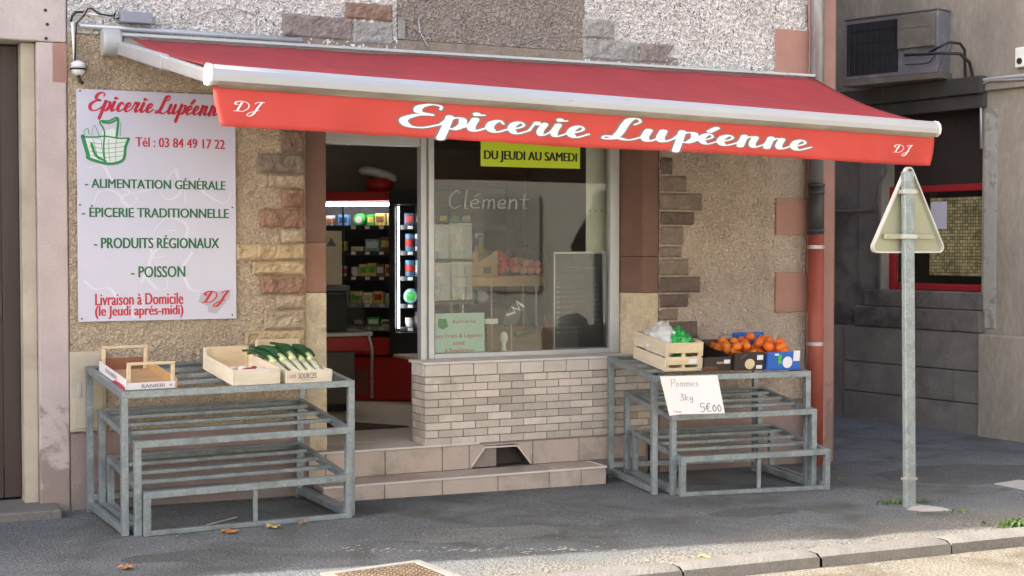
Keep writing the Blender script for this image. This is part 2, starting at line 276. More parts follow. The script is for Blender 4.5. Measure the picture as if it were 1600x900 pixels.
def catmull(P, n=7):
    P = [Vector((*p, 0)) for p in P]; Q = [P[0]*2-P[1]]+P+[P[-1]*2-P[-2]]; out = []
    for i in range(1, len(Q)-2):
        for k in range(n):
            t = k/n; a, b, c, d = Q[i-1:i+3]
            out.append(.5*((2*b)+(c-a)*t+(2*a-5*b+4*c-d)*t*t+(3*b-a-3*c+d)*t**3))
    return out+[P[-1]]
def stroke(mb, pts, fn, thick, thin, lift=.0012, slant=0, grow=0):
    pts = [Vector((p.x+slant*p.y, p.y, 0)) for p in pts]; L_ = []; n = len(pts)
    for i, p in enumerate(pts):
        d = (pts[min(i+1, n-1)]-pts[max(i-1, 0)]); d.normalize(); down = max(0, -d.y)
        w_ = (thin+(thick-thin)*min(1, down*1.15)**1.3)/2+grow; nn = Vector((-d.y, d.x, 0))*w_
        L_.append((p+nn, p-nn))
    vs = []
    for i, (a, b) in enumerate(L_): lf = lift+.0008*i/n; vs += [fn(a.x, a.y, lf), fn(b.x, b.y, lf)]
    mb.add(vs, [(2*i, 2*i+1, 2*i+3, 2*i+2) for i in range(n-1)])
    for k in (0, n-1):      # round ends
        c = pts[k]; r_ = ((L_[k][0]-L_[k][1]).length)/2; lf = lift+.0009
        mb.add([fn(c.x+r_*math.cos(a*.7854), c.y+r_*math.sin(a*.7854), lf) for a in range(8)], [tuple(range(8))])
SCRIPT = {
 'e': ([[(0, .32), (.34, .46), (.56, .72), (.42, .99), (.18, .78), (.12, .32), (.38, 0), (.82, .34)]], .80),
 'é': ([[(0, .32), (.34, .46), (.56, .72), (.42, .99), (.18, .78), (.12, .32), (.38, 0), (.82, .34)], [(.62, 1.62), (.38, 1.25)]], .80),
 'i': ([[(0, .32), (.22, .98)], [(.24, 1.0), (.17, .3), (.34, 0), (.72, .34)], [(.24, 1.45), (.30, 1.36), (.52, 1.40)]], .68),
 'c': ([[(.58, .74), (.44, 1.0), (.18, .78), (.12, .32), (.38, 0), (.82, .34)]], .80),
 'r': ([[(0, .32), (.20, 1.1), (.28, .92), (.56, .95)], [(.56, .97), (.44, .3), (.58, 0), (.90, .34)]], .86),
 'p': ([[(0, .32), (.26, 1.0)], [(.28, 1.05), (.22, .1), (.14, -.85)], [(.22, .55), (.46, .98), (.74, .92), (.78, .40), (.52, .02), (.24, .16)], [(.52, .02), (.98, .34)]], .96),
 'u': ([[(0, .32), (.18, .98)], [(.20, 1.0), (.13, .3), (.32, .0), (.60, .34), (.70, .98)], [(.72, 1.0), (.66, .3), (.82, 0), (1.16, .34)]], 1.14),
 'n': ([[(0, .32), (.18, .99)], [(.20, 1.02), (.13, .02)], [(.15, .45), (.40, .96), (.64, .94)], [(.66, .95), (.60, .3), (.76, 0), (1.12, .34)]], 1.10),
 'E': ([[(1.22, 1.62), (1.20, 1.9), (.86, 2.0), (.50, 1.75), (.50, 1.32), (.98, 1.12)], [(.98, 1.12), (.45, 1.02), (.08, .58), (.30, .08), (.80, 0), (1.32, .34)]], 1.32),
 'L': ([[(.98, 1.45), (1.16, 1.72), (1.05, 2.0), (.78, 1.9), (.64, 1.4), (.52, .6), (.34, .10), (.02, .04), (.08, .28), (.46, .16), (.92, 0), (1.36, .34)]], 1.34),
 'D': ([[(.62, 1.75), (.45, .9), (.30, .12)], [(0, .05), (.30, .14), (.85, .12), (1.28, .8), (1.18, 1.6), (.62, 1.98), (.08, 1.78), (.04, 1.35), (.34, 1.35)]], 1.35),
 'J': ([[(.42, 1.62), (.62, 1.95), (1.2, 1.98)], [(1.0, 1.98), (.74, .9), (.52, -.2), (.20, -.72), (-.05, -.5), (.22, .0), (.9, .45)]], 1.1),
 ' ': ([], .75)}
HAND = {
 'C': ([[(.8, 1.6), (.5, 1.9), (.1, 1.2), (.15, .3), (.5, 0), (.9, .3)]], 1.05), 'l': ([[(.2, 2), (.2, .2), (.35, 0)]], .55), 'é': ([[(.1, .5), (.6, .6), (.45, 1), (.1, .7), (.2, .1), (.7, .1)], [(.3, 1.3), (.6, 1.6)]], .9),
 'e': ([[(.1, .5), (.6, .6), (.45, 1), (.1, .7), (.2, .1), (.7, .1)]], .85), 'm': ([[(.1, 0), (.1, 1)], [(.1, .7), (.35, 1), (.5, .8), (.5, 0)], [(.5, .7), (.75, 1), (.9, .8), (.95, 0)]], 1.15),
 'n': ([[(.1, 0), (.1, 1)], [(.1, .7), (.4, 1), (.6, .8), (.65, 0)]], .9), 't': ([[(.3, 1.6), (.3, .2), (.6, .05)], [(0, 1.05), (.65, 1.05)]], .8), 'P': ([[(.1, 0), (.2, 1.9)], [(.05, 1.7), (.6, 2), (.9, 1.5), (.5, 1), (.2, .95)]], 1.0),
 'o': ([[(.4, 1), (.1, .6), (.3, 0), (.65, .4), (.4, 1)]], .85), 's': ([[(.6, .9), (.3, 1), (.2, .6), (.55, .35), (.35, 0), (.05, .1)]], .8), '3': ([[(.1, 1.7), (.5, 1.9), (.6, 1.3), (.3, 1), (.7, .6), (.4, 0), (0, .2)]], .95),
 'k': ([[(.1, 0), (.1, 1.9)], [(.6, 1), (.15, .5), (.65, 0)]], .85), 'g': ([[(.55, .9), (.15, .8), (.15, .2), (.55, .3), (.6, .9)], [(.6, .9), (.5, -.6), (.1, -.5)]], .9), '5': ([[(.8, 1.9), (.2, 1.9), (.15, 1.1), (.6, 1.1), (.75, .5), (.4, 0), (.05, .15)]], 1.0),
 '€': ([[(.85, 1.7), (.5, 1.9), (.15, 1), (.4, .05), (.85, .2)], [(0, 1.15), (.6, 1.15)], [(0, .8), (.55, .8)]], 1.1), '0': ([[(.4, 1.5), (.1, .8), (.35, 0), (.7, .6), (.45, 1.5)]], .9), ' ': ([], .7)}
def script(mb, body, fn, x0, x1, y0, yx, thick, thin, font=SCRIPT, slant=.32, grow=0, lift=.0012):
    """body between x0 and x1 with its baseline at y0 and x-height yx (surface units)"""
    adv = sum(font[c][1] for c in body); k = (x1-x0)/adv; x = 0
    for c in body:
        for st in font[c][0]:
            stroke(mb, catmull(st), lambda a, b, l, x=x: fn(x0+(x+a)*k, y0+b*yx, l), thick, thin, lift, slant*yx/k if k else slant, grow)
        x += font[c][1]
# ------------------------------------------------------------------ the setting
W = 9.75                                            # the plane of the rendered front
def sheet(name, mat, x0, x1, y0, y1, dz, nx=24, zf=None):
    b = MB(); b.grid(lambda u, v: Vector((x0+(x1-x0)*u, y0+(y1-y0)*v, (zf or g)(x0+(x1-x0)*u)+dz)), nx, 1)
    return structure(b.build(name, mat, base=(0, 0, 0)))
KY = 6.74
sheet('road', 'asphalt_road', -60, 60, -60, KY-.05, -.075)
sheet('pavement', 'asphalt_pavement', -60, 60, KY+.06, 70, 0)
b = MB(); b.box(-1200, 1200, -1200, 1200, -3, -2); structure(b.build('ground', 'earth'))
b = MB(); x = -14.3
while x < 22:                                      # worn kerb stones, laid end to end
    L_ = random.uniform(.85, 1.15); j = random.uniform(-.008, .008); o0 = len(b.v)
    b.grid(lambda u, v: Vector((x+.007+(L_-.014)*u, KY-.065+j+.155*v if v > 0 else KY-.055+j, g(x+L_*u)+(.012+.008*noise.noise(Vector((x+u*4, v*3, 1))) if v > 0 else -.012) - (.012*(abs(u-.5)*2)**14))), 14, 3)
    b.grid(lambda u, v: Vector((x+.007+(L_-.014)*u, KY-.055+j-.006*v+.004*noise.noise(Vector((x+u*5, v*2, 7))), g(x+L_*u)-.012-.10*v)), 14, 2)
    x += L_
structure(b.build('kerb', 'kerb_granite', smooth=True))
def yard_edge(): pass
# ------------------------------------------------------------------ the shop house
shop = thing('shop_house', (4.3, W, 0), 'grocery shop house with rough stucco front, stone quoins and an open doorway', 'house')
def plate(mb, x0, x1, z0, z1, y, step=.0065):
    mb.grid(lambda u, v: Vector((x0+(x1-x0)*u, y, z0+(z1-z0)*v)), max(2, int((x1-x0)/step)), max(2, int((z1-z0)/step)))
b = MB()                                            # masonry behind the skins
b.box(1.342, 2.97, W+.016, W+.36, -.1, 6); b.box(5.89, 7.58, W+.016, W+.36, -.1, 6); b.box(2.97, 5.89, W+.016, W+.36, 2.78, 6)
b.box(7.30, 7.58, W+.36, 18, -.1, 6); b.box(1.342, 1.60, W+.36, 18, -.1, 6); b.box(1.6, 7.3, 17.7, 18, -.1, 6)
b.build('masonry', 'stucco_plain', shop)
b = MB(); plate(b, 1.345, 2.965, .56, 3.205, W); b.build('lower_render', 'stucco_lower', shop, smooth=True, recalc=False)
b = MB(); plate(b, 5.885, 7.315, .52, 3.205, W); b.build('lower_render', 'stucco_right', shop, smooth=True, recalc=False)
b = MB(); plate(b, 1.345, 3.66, 3.21, 3.85, W); b.build('upper_render', 'stucco_upper', shop, smooth=True, recalc=False)
b = MB(); plate(b, 5.205, 7.315, 3.21, 3.85, W); b.build('upper_render', 'stucco_upper', shop, smooth=True, recalc=False)
b = MB(); plate(b, 3.662, 5.203, 3.31, 3.85, W-.004); b.build('dark_render_panel', 'stucco_dark', shop, smooth=True, recalc=False)
b = MB(); b.box(1.345, 2.99, W-.012, W+.01, -.05, .555); b.build('plinth', 'plinth_pink', shop, bevel=.004)
b = MB(); b.box(5.89, 7.32, W-.012, W+.01, -.1, .515); b.build('plinth', 'plinth_pink', shop, bevel=.004)
b = MB(); b.box(2.99, 5.86, W-.012, W+.01, 2.72, 3.04); b.box(2.9, 6.05, W-.012, W+.01, 3.05, 3.305); b.build('lintel', 'stone_greybrown', shop, bevel=.004)
b = MB(); b.box(7.325, 7.59, W-.03, W+.01, -.1, 6); b.box(7.592, 7.60, W-.03, 12, -.1, 6); b.build('corner_strip', 'corner_paint', shop, bevel=.006)
def rough_stone(x0, x1, z0, z1, y, mat, proud=.035, amp=.026, slant=0):
    sd_ = random.random()*90; mb = MB(); nx = max(4, int((x1-x0)/.014)); nz_ = max(4, int((z1-z0)/.014))
    def fn(u, v):
        X = x0+(x1-x0)*u; Z = z0+(z1-z0)*v; X -= slant*(1-v)*u
        e = min(u*(x1-x0), (1-u)*(x1-x0), v*(z1-z0), (1-v)*(z1-z0))
        q = Vector((X*13+sd_, Z*15, sd_)); n_ = .7*noise.noise(q)+.35*noise.noise(q*2.7)+.25*noise.noise(q*6)+.9*abs(noise.noise(q*.9+Vector((9, 2, 1))))
        return Vector((X, y-proud-amp*n_*min(1, e/.02)+(.012 if e < 1e-5 else 0), Z))
    mb.grid(fn, nx, nz_)
    o0 = [fn(u, v) for u, v in ((0, 0), (1, 0), (1, 1), (0, 1))]; back = [Vector((p.x, y+.02, p.z)) for p in o0]
    mb.add(o0+back, [(0, 1, 5, 4), (1, 2, 6, 5), (2, 3, 7, 6), (3, 0, 4, 7)])
    return mb.build('quoin_stone', mat, shop)
def zat(py, px): return at(px, py, W-.03).z
for y0, y1, xl, m_ in ((203, 239, 441, 'stone_brown'), (240, 271, 405, 'stone_greybrown'), (272, 293, 421, 'stone_tan'), (294, 325, 441, 'stone_red'), (326, 356, 408, 'stone_red'), (357, 380, 441, 'stone_tan'),
                       (381, 407, 370, 'stone_ochre'), (408, 429, 395, 'stone_ochre'), (430, 460, 408, 'stone_red'), (461, 483, 432, 'stone_tan'), (484, 515, 413, 'stone_tan'), (516, 539, 384, 'stone_ochre'), (540, 570, 441, 'stone_red'), (571, 600, 415, 'stone_tan')):
    rough_stone(at(xl, y0, W-.03).x, 2.952, zat(y1, 450)+.003, zat(y0, 450)-.003, W, m_)
for y0, y1, xr, m_ in ((246, 273, 1053, 'stone_dark'), (274, 300, 1075, 'stone_greybrown'), (301, 329, 1099, 'stone_greybrown'), (330, 352, 1087, 'stone_dark'), (353, 383, 1070, 'stone_greybrown'), (384, 403, 1067, 'stone_greybrown'),
                       (404, 431, 1078, 'stone_greybrown'), (432, 458, 1096, 'stone_dark'), (459, 481, 1078, 'stone_dark'), (482, 501, 1061, 'stone_greybrown'), (502, 530, 1092, 'stone_dark'), (531, 560, 1066, 'stone_greybrown')):
    rough_stone(5.892, at(xr, y0, W-.03).x, zat(y1, 1060)+.003, zat(y0, 1060)-.003, W, m_, proud=.02, amp=.016)
for x0, x1, y0, y1, m_, sl_ in ((443, 551, 24, 60, 'stone_greypurple', 0), (541, 615, 5, 31, 'stone_brown', 0), (553, 615, 34, 69, 'stone_grey', 0), (912, 962, 30, 60, 'stone_grey', 0), (913, 999, 63, 94, 'stone_grey', 0), (1001, 1055, 68, 98, 'stone_greypurple', .10)):
    p0 = at(x0, (y0+y1)/2, W-.03); p1 = at(x1, (y0+y1)/2, W-.03); xm = (x0+x1)/2
    rough_stone(p0.x, p1.x, at(xm, y1, W-.03).z, at(xm, y0, W-.03).z, W, m_, proud=.022, amp=.02, slant=sl_)
b = MB(); b.box(3.664, 3.72, W-.02, W+.02, 3.31, 3.46); b.build('filled_joint', 'stone_grey', shop, bevel=.004)
for y0, y1, x0, x1 in ((45, 118, 1210, 1257), (310, 367, 1211, 1257), (426, 487, 1210, 1257)):
    p = at(x0, y0, W); q = at(x1, y1, W); b = MB(); b.box(p.x, 7.323, W-.022, W+.02, q.z, p.z); b.build('corner_stone', 'salmon_paint', shop, bevel=.005)
# jambs
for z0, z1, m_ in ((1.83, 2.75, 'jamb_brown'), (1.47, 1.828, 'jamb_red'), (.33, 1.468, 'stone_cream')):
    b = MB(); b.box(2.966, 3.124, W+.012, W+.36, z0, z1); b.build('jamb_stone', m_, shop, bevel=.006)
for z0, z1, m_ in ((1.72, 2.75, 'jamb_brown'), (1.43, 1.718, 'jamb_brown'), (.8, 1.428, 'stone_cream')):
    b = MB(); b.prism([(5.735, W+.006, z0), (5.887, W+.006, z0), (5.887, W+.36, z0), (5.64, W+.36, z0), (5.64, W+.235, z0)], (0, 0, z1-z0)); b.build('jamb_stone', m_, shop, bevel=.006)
# steps and tiled front
def tiles(mb, x0, x1, y, z0, z1, xs, d=.02):
    for a, c in zip(xs[:-1], xs[1:]): mb.box(a+.003, c-.003, y, y+d, z0, z1)
b = MB(); b.box(3.0, 5.195, 9.42, 9.70, -.1, .115); b.box(2.99, 4.45, 9.738, 10.4, -.1, .31); b.box(4.99, 5.78, 9.738, 9.95, -.1, .31); b.box(4.45, 4.99, 9.95, 10.4, -.1, .31); b.build('step_core', 'mortar', shop)
b = MB(); tiles(b, 3.0, 5.22, 9.40, -.1, .118, [2.98, 3.43, 3.87, 4.31, 4.73, 5.0, 5.215]); b.box(5.196, 5.216, 9.422, 9.70, -.1, .118)
for a, c in zip([2.98, 3.2, 3.75, 4.3, 4.85], [3.2, 3.75, 4.3, 4.85, 5.205]): b.box(a+.002, c-.002, 9.415, 9.715, .118, .131)
b.build('lower_step', 'tile_step', shop, bevel=.002)
b = MB(); b.box(2.978, 5.22, 9.392, 9.413, .119, .134); b.box(5.207, 5.222, 9.414, 9.714, .119, .134); b.box(2.97, 4.30, 9.708, 9.728, .312, .328); b.build('step_nosing', 'tile_edge', shop, bevel=.003)
YR = 9.718; vt = [at(x, y, YR) for x, y in ((737, 728), (829, 723), (808, 696), (757, 699))]
zt_ = .31; x0v, x1v = vt[0].x, vt[1].x; ta, tb = vt[3].x, vt[2].x
b = MB(); tiles(b, 0, 0, YR, .133, zt_, [2.97, 3.1, 3.55, 4.0, x0v-.02]); tiles(b, 0, 0, YR, .133, zt_, [x1v+.02, 5.15, 5.75])
b.prism([(x0v-.017, YR, .133), (x0v, YR, .133), (ta, YR, zt_-.012), (ta, YR, zt_), (x0v-.017, YR, zt_)], (0, .02, 0)); b.prism([(x1v, YR, .133), (x1v+.017, YR, .133), (x1v+.017, YR, zt_), (tb, YR, zt_), (tb, YR, zt_-.012)], (0, .02, 0)); b.box(ta+.001, tb-.001, YR, YR+.02, zt_-.012, zt_)
for a, c in zip([2.975, 3.4], [3.4, 3.87]): b.box(a+.002, c-.002, 9.729, 10.06, .312, .328)
b.build('upper_step', 'tile_step', shop, bevel=.002)
b = MB(); b.prism([(x0v+.004, YR+.11, .134), (x1v-.004, YR+.11, .134), (tb, YR+.11, zt_-.013), (ta, YR+.11, zt_-.013)], (0, .02, 0)); b.box(x0v, x1v, YR+.02, YR+.11, .10, .136); b.build('cellar_vent', 'shutter_brown', shop)
b = MB()
for p_, q_ in ((vt[0], vt[3]), (vt[3], vt[2]), (vt[2], vt[1])): b.beam((p_.x, YR-.003, max(.136, min(zt_-.006, p_.z))), (q_.x, YR-.003, max(.136, min(zt_-.006, q_.z))), .008, .012)
b.build('vent_frame', 'tile_edge', shop)
# brick slip panel under the window, with its short return at the doorway
YB = 9.712; b = MB(); b.box(3.872, 5.79, YB+.012, 10.02, .312, .835); b.build('panel_core', 'mortar', shop)
b = MB(); rows = 9; h_ = (.835-.322)/rows
for r_ in range(rows):
    z0 = .322+r_*h_; x = 3.868-(.1 if r_ % 2 else 0)
    while x < 5.79:
        a, c = max(3.868, x), min(5.79, x+.2); 
        if c-a > .02: b.box(a+.003, c-.003, YB+random.uniform(-.0015, .0015), YB+.015, z0+.003, z0+h_-.003)
        x += .2
    y = YB+.002
    for L_ in ((.1, .16) if r_ % 2 else (.2, .06)): b.box(3.861+random.uniform(-.001, .001), 3.875, y+.002, y+L_-.003, z0+.003, z0+h_-.003); y += L_
b.build('brick_panel', 'brick_tile', shop, bevel=.003)
b = MB(); x = 3.858
while x < 5.78: b.box(x+.0025, min(5.80, x+.195)-.0025, YB-.012, YB+.02, .838, .925); x += .195
b.box(3.850, 3.87, YB+.022, 9.96, .838, .925); b.build('sill_tiles', 'sill_tile', shop, bevel=.004)
b = MB(); b.box(3.84, 5.81, YB-.022, 10.0, .926, .945); b.build('sill', 'tile_edge', shop, bevel=.005)
# aluminium shopfront
YF = 9.98
def pbox(mb, x0, y0, x1, y1, ya, yb): p, q = at(x0, y0, YF), at(x1, y1, YF); mb.box(p.x, q.x, ya, yb, q.z, p.z)
dl, dr, wl, wr, we = 3.126, 3.925, 3.975, 5.555, 5.638
b = MB(); b.box(dr, dr+.045, YF-.03, YF+.05, .329, 2.78); b.box(3.126, dr-.001, YF-.02, YF+.05, 2.55, 2.66); b.box(3.126, 3.16, YF-.01, YF+.05, .329, 2.549)
dfr = b.build('door_frame', 'alu_frame', shop, bevel=.004)
b = MB(); b.box(dr+.046, dr+.062, YF-.012, YF+.05, .946, 2.78); b.box(3.162, dr-.002, YF, YF+.02, 2.665, 2.78); b.build('frame_gasket', 'alu_dark', shop)
b = MB(); b.box(dr+.063, dr+.11, YF-.03, YF+.05, .946, 2.78); b.box(dr+.111, wr, YF-.03, YF+.05, .946, .985); b.box(wr+.001, we, YF-.03, YF+.05, .946, 2.78); b.box(dr+.111, wr, YF-.03, YF+.05, 2.68, 2.78)
win = b.build('shop_window', 'alu_frame', shop, bevel=.005)
b = MB(); b.box(dr+.111, wr-.001, YF+.005, YF+.011, .986, 2.679); pane = b.build('window_pane', 'window_glass', win)
b = MB(); fnw = lambda a, c, l: Vector((a, YF+.004-l*.5, c)); p, q = at(700, 325, YF), at(828, 325, YF)
script(b, 'Clément', fnw, p.x, q.x, p.z, .070, .13, .11, HAND, .12); b.build('window_writing', 'glass_write', win)
# interior
b = MB(); b.box(2.75, 7.3, 14.9, 15.0, .3, 3.2); b.box(2.65, 2.75, 10.1, 15, .3, 3.2); b.build('interior_wall', 'interior_wall', shop)
b = MB(); b.box(7.2, 7.29, 10.12, 14.9, .3, 3.2); b.box(5.66, 7.2, 10.15, 10.2, .3, 3.2); b.build('interior_side_wall', 'interior_white', shop)
b = MB(); b.box(2.65, 7.3, 10.06, 15, 2.9, 3.0); b.build('interior_ceiling', 'interior_wall', shop)
b = MB(); b.box(2.65, 7.3, 10.06, 15, .2, .329); b.build('interior_floor', 'interior_floor', shop)
# eaves: they shade the pavement
b = MB(); b.prism([(1.342, 9.40, 5.95), (7.75, 9.40, 5.95), (7.75, 18.2, 6.0), (1.342, 18.2, 6.0)], (0, 0, .14)); b.prism([(1.342, 9.4, 6.1), (1.342, 18.1, 6.1), (1.342, 14, 8.6)], (6.35, 0, 0)); b.build('roof', 'roof_slate', shop)
# ------------------------------------------------------------------ the house on the left
lh = thing('neighbour_house', (0, W, 0), 'mauve painted house at the left edge with a dark brown door in a stone surround', 'house')
b = MB(); b.box(-3.95, -1.2, W+.03, 18, -.2, 6); b.box(1.2, 1.335, W+.33, 18, -.2, 6); b.box(-1.2, 1.335, W+.05, 18, 3.45, 6); b.box(-1.2, 1.2, 12.8, 13, -.2, 3.45); b.build('wall', 'mauve_paint', lh)
px = 1.148
b = MB(); b.box(px, 1.338, W-.012, W+.33, -.05, 3.138); b.build('door_pier', 'peeling_plaster', lh, bevel=.01)
b = MB(); b.box(-1.2, 1.338, W-.018, W+.33, 3.141, 3.46); b.build('door_lintel', 'mauve_paint', lh, bevel=.01)
b = MB(); b.box(-1.2, 1.34, W-.035, W+.3, 3.463, 3.8); b.build('cornice', 'mauve_paint', lh, bevel=.008)
b = MB(); b.box(1.25, 1.34, W-.0145, W, 2.88, 3.137); b.build('paint_patch', 'salmon_paint', lh)
for x_, y_ in ((71, 16), (74, 38), (72, 60)): b = MB(); p = at(x_, y_, W-.02); b.lathe((p.x, W-.016, p.z), [(.011, 0), (.011, .006)], 10, (0, -1, 0)); b.build('bolt', 'black_rubber', lh)
b = MB(); b.box(px-.09, px-.002, W+.06, W+.33, .10, 3.136); b.build('door_reveal', 'cream_render', lh, bevel=.004)
b = MB(); b.box(-1.2, px-.092, W+.24, W+.30, .12, 3.136); dr_ = b.build('door', 'door_brown', lh, bevel=.004)
b = MB(); X = px-.092
b.box(X-.11, X, W+.215, W+.239, .12, 3.13); b.box(X-1.0, X-.112, W+.215, W+.239, .12, .33); b.box(X-1.0, X-.112, W+.215, W+.239, 1.32, 1.50); b.box(X-.36, X-.16, W+.228, W+.239, .40, 1.24); b.box(X-.36, X-.16, W+.228, W+.239, 2.34, 3.0); b.build('door_panel', 'door_brown', dr_, bevel=.006)
b = MB(); b.box(X-.7, X-.135, W+.226, W+.2395, 1.55, 2.25); b.build('door_glass', 'clear_plastic', dr_)
b = MB(); b.box(-1.2, 1.25, W-.28, W+.3, -.05, .105); b.build('doorstep', 'kerb_granite', lh, bevel=.012)
b = MB(); b.prism([(-3.95, 9.42, 5.95), (1.34, 9.42, 5.95), (1.34, 18.2, 6), (-3.95, 18.2, 6)], (0, 0, .14)); b.prism([(-3.95, 9.45, 6.1), (-3.95, 18.1, 6.1), (-3.95, 14, 8.6)], (5.25, 0, 0)); b.build('roof', 'roof_slate', lh)
# ------------------------------------------------------------------ the grey building beyond the alley
P0 = Vector((10.15, 10.65, 0)); U = Vector((-.155, .988, 0)).normalized(); NR = Vector((-U.y, U.x, 0))
def rw(s, off, z): return P0-U*s+NR*off+Vector((0, 0, z))
def rq(px, py, off=0):
    d = ray(px, py); c0 = Vector((0, 0, CAMH)); p0 = P0+NR*off; t = (p0-c0).dot(NR)/d.dot(NR); p = c0+d*t; return ((p-P0).dot(-U), p.z)
MR = Matrix((( -U.x, NR.x, 0, P0.x), (-U.y, NR.y, 0, P0.y), (0, 0, 1, 0), (0, 0, 0, 1)))   # local (s, off, z)
def rbox(mb, s0, s1, o0, o1, z0, z1): mb.box(s0, s1, o0, o1, z0, z1, MR)
rb = thing('alley_building', tuple(P0), 'grey soot-stained rendered building beyond the alley with a red-framed window', 'building')
b = MB(); rbox(b, -6, -1.31, -.4, 0, -.2, 3.15); rbox(b, -1.31, -.03, -.4, 0, -.2, 1.17); rbox(b, -6, 8, -.4, 0, 3.2, 7.5); rbox(b, -.03, 8, -.4, 0, -.2, 3.2); rbox(b, -6, 8, -8, -.9, -.2, 7.5); b.build('wall', 'grey_render', rb)
b = MB(); rbox(b, -2.4, -1.60, .002, .012, .9, 3.25); rbox(b, -1.60, -1.312, .002, .03, .9, 3.25); b.build('dark_pier', 'grey_dark_render', rb, bevel=.004)
b = MB(); rbox(b, -3, .02, .002, .10, 3.30, 3.47); rbox(b, -3, .02, .002, .05, 3.16, 3.295); b.build('sooty_cornice', 'soot_stone', rb, bevel=.012)
b = MB(); rbox(b, .021, 8, .002, .05, 3.32, 3.40); b.build('cornice', 'grey_render', rb, bevel=.01)
b = MB(); rbox(b, .0, .145, .002, .012, 1.0, 3.16); b.build('patched_strip', 'peel_patch', rb, bevel=.003)
b = MB(); rbox(b, -1.47, .0, -.1, .085, 1.17, 1.345); rbox(b, -1.6, .02, .002, .09, .95, 1.165); b.build('window_sill', 'grey_dark_render', rb, bevel=.012)
b = MB()
for z0, z1, cuts in ((.0, .24, (-1.75, -.9, .0)), (.25, .56, (-1.75, -1.25, -.3, .03)), (.57, .945, (-1.75, -.72, .03))):
    for a, c in zip(cuts[:-1], cuts[1:]): rbox(b, a+.0015, c-.0015, .002, .075, z0-(.2 if z0 == 0 else 0), z1)
rbox(b, -3.4, -1.755, .002, .05, -.2, .94); b.build('base_block', 'grey_block', rb, bevel=.005)
b = MB(); rbox(b, .034, 8, .002, .13, -.2, .94); b.build('base_block', 'grey_render', rb, bevel=.015)
b = MB(); rbox(b, -1.31, -.03, -.22, -.2, 2.43, 3.2); b.build('shutter_box', 'shutter_brown', rb)
def ring(mb, s0, s1, z0, z1, w_, o0, o1): rbox(mb, s0, s0+w_, o0, o1, z0, z1); rbox(mb, s1-w_, s1, o0, o1, z0, z1); rbox(mb, s0+w_, s1-w_, o0, o1, z0, z0+w_); rbox(mb, s0+w_, s1-w_, o0, o1, z1-w_, z1)
b = MB(); ring(b, -1.305, -.032, 1.347, 2.43, .07, -.20, -.12); aw = b.build('red_window', 'red_frame', rb, bevel=.006)
b = MB(); rbox(b, -1.23, -.10, -.17, -.16, 1.42, 2.36); b.build('window_pane', 'patterned_glass', aw)
b = MB(); rbox(b, -1.31, -.03, -.9, -.88, 1.2, 3.1); rbox(b, -.9, -.5, -.6, -.55, 1.42, 1.78); b.build('dark_room', 'counter_olive', rb)
b = MB(); n_ = 22
for i in range(n_):
    for k in range(24): rbox(b, -.80+i*.70/n_+.002, -.80+(i+1)*.70/n_-.002, -.159, -.154, 1.50+k*.80/24+.002, 1.50+(k+1)*.80/24-.002)
b.build('pane_pattern', 'bottle_glass', aw, bevel=.002)
b = MB(); rbox(b, -.78, -.58, -.153, -.150, 1.98, 2.26); b.build('window_notice', 'sign_ornament', aw)
# unseen tall house, added and slanted to cast the shadow over the pavement
th = thing('shading_house', (-10, 8, 0), 'unseen tall house up the street to the left, added and angled to shade the pavement', 'house')
b = MB(); b.prism([(-4, 8.16, -.2), (-4, 20, -.2), (-22, 20, -.2), (-22, 11.9, -.2)], (0, 0, 17.2)); b.build('wall', 'opposite_wall', th)
b = MB(); b.prism([(-4, 8.17, 17.01), (-4, 20, 17.01), (-22, 20, 17.01), (-22, 11.9, 17.01)], (0, 0, .2)); b.build('roof', 'roof_slate', th)
# added house opposite, turned to throw sunlight onto the front; mirrored in the glass
oh = thing('bounce_house', (4, -6, 0), 'unseen cream house added across the street to bounce sunlight, mirrored in the shop glass', 'house')
OD = Vector((.88, .475, 0)).normalized(); ON = Vector((-OD.y, OD.x, 0)); MO = Matrix(((OD.x, ON.x, 0, 2), (OD.y, ON.y, 0, -7.5), (0, 0, 1, 0), (0, 0, 0, 1)))
b = MB(); b.box(-16, 17, -6, 0, -.3, 7.5, MO); b.build('wall', 'opposite_wall', oh)
for i in range(8):
    for z in (1.0, 4.4): b = MB(); b.box(-14+i*3.9, -13.0+i*3.9, .001, .04, z, z+1.7, MO); b.build('window', 'shutter_blue', oh)
b = MB(); b.box(-16.2, 17.2, -6.2, .4, 7.51, 7.7, MO); b.build('roof', 'roof_slate', oh)
# ------------------------------------------------------------------ the awning
aw = thing('shop_awning', (4.4, W, 3.1), 'red retractable awning with white front bar and lettered valance above the shop front', 'awning')
cl, cr = Vector((1.70, 9.60, 3.155)), Vector((7.30, 9.60, 3.17))
bl, br = at(328, 117, 7.48), at(1459, 202, 8.2)
b = MB(); b.beam(cl+Vector((-.03, .08, .045)), cr+Vector((0, .08, .045)), .16, .022); b.beam(cl+Vector((0, .12, -.02)), cr+Vector((0, .12, -.02)), .05, .12); b.build('cassette', 'white_alu', aw, bevel=.004)
b = MB(); p = at(172, 64, 9.6); b.lathe((1.545, 9.62, p.z-.0), [(.072, 0), (.085, .012), (.085, .11), (.07, .125)], 28, (1, 0, 0)); b.box(1.56, 1.66, 9.60, W, p.z-.085, p.z+.086); b.build('end_cap', 'cap_grey', aw, bevel=.012, smooth=False)
top0, top1 = cl+Vector((.03, -.03, .012)), cr+Vector((-.03, -.03, .012)); f0, f1 = bl+Vector((.03, .03, .045)), br+Vector((-.03, .03, .045))
b = MB()
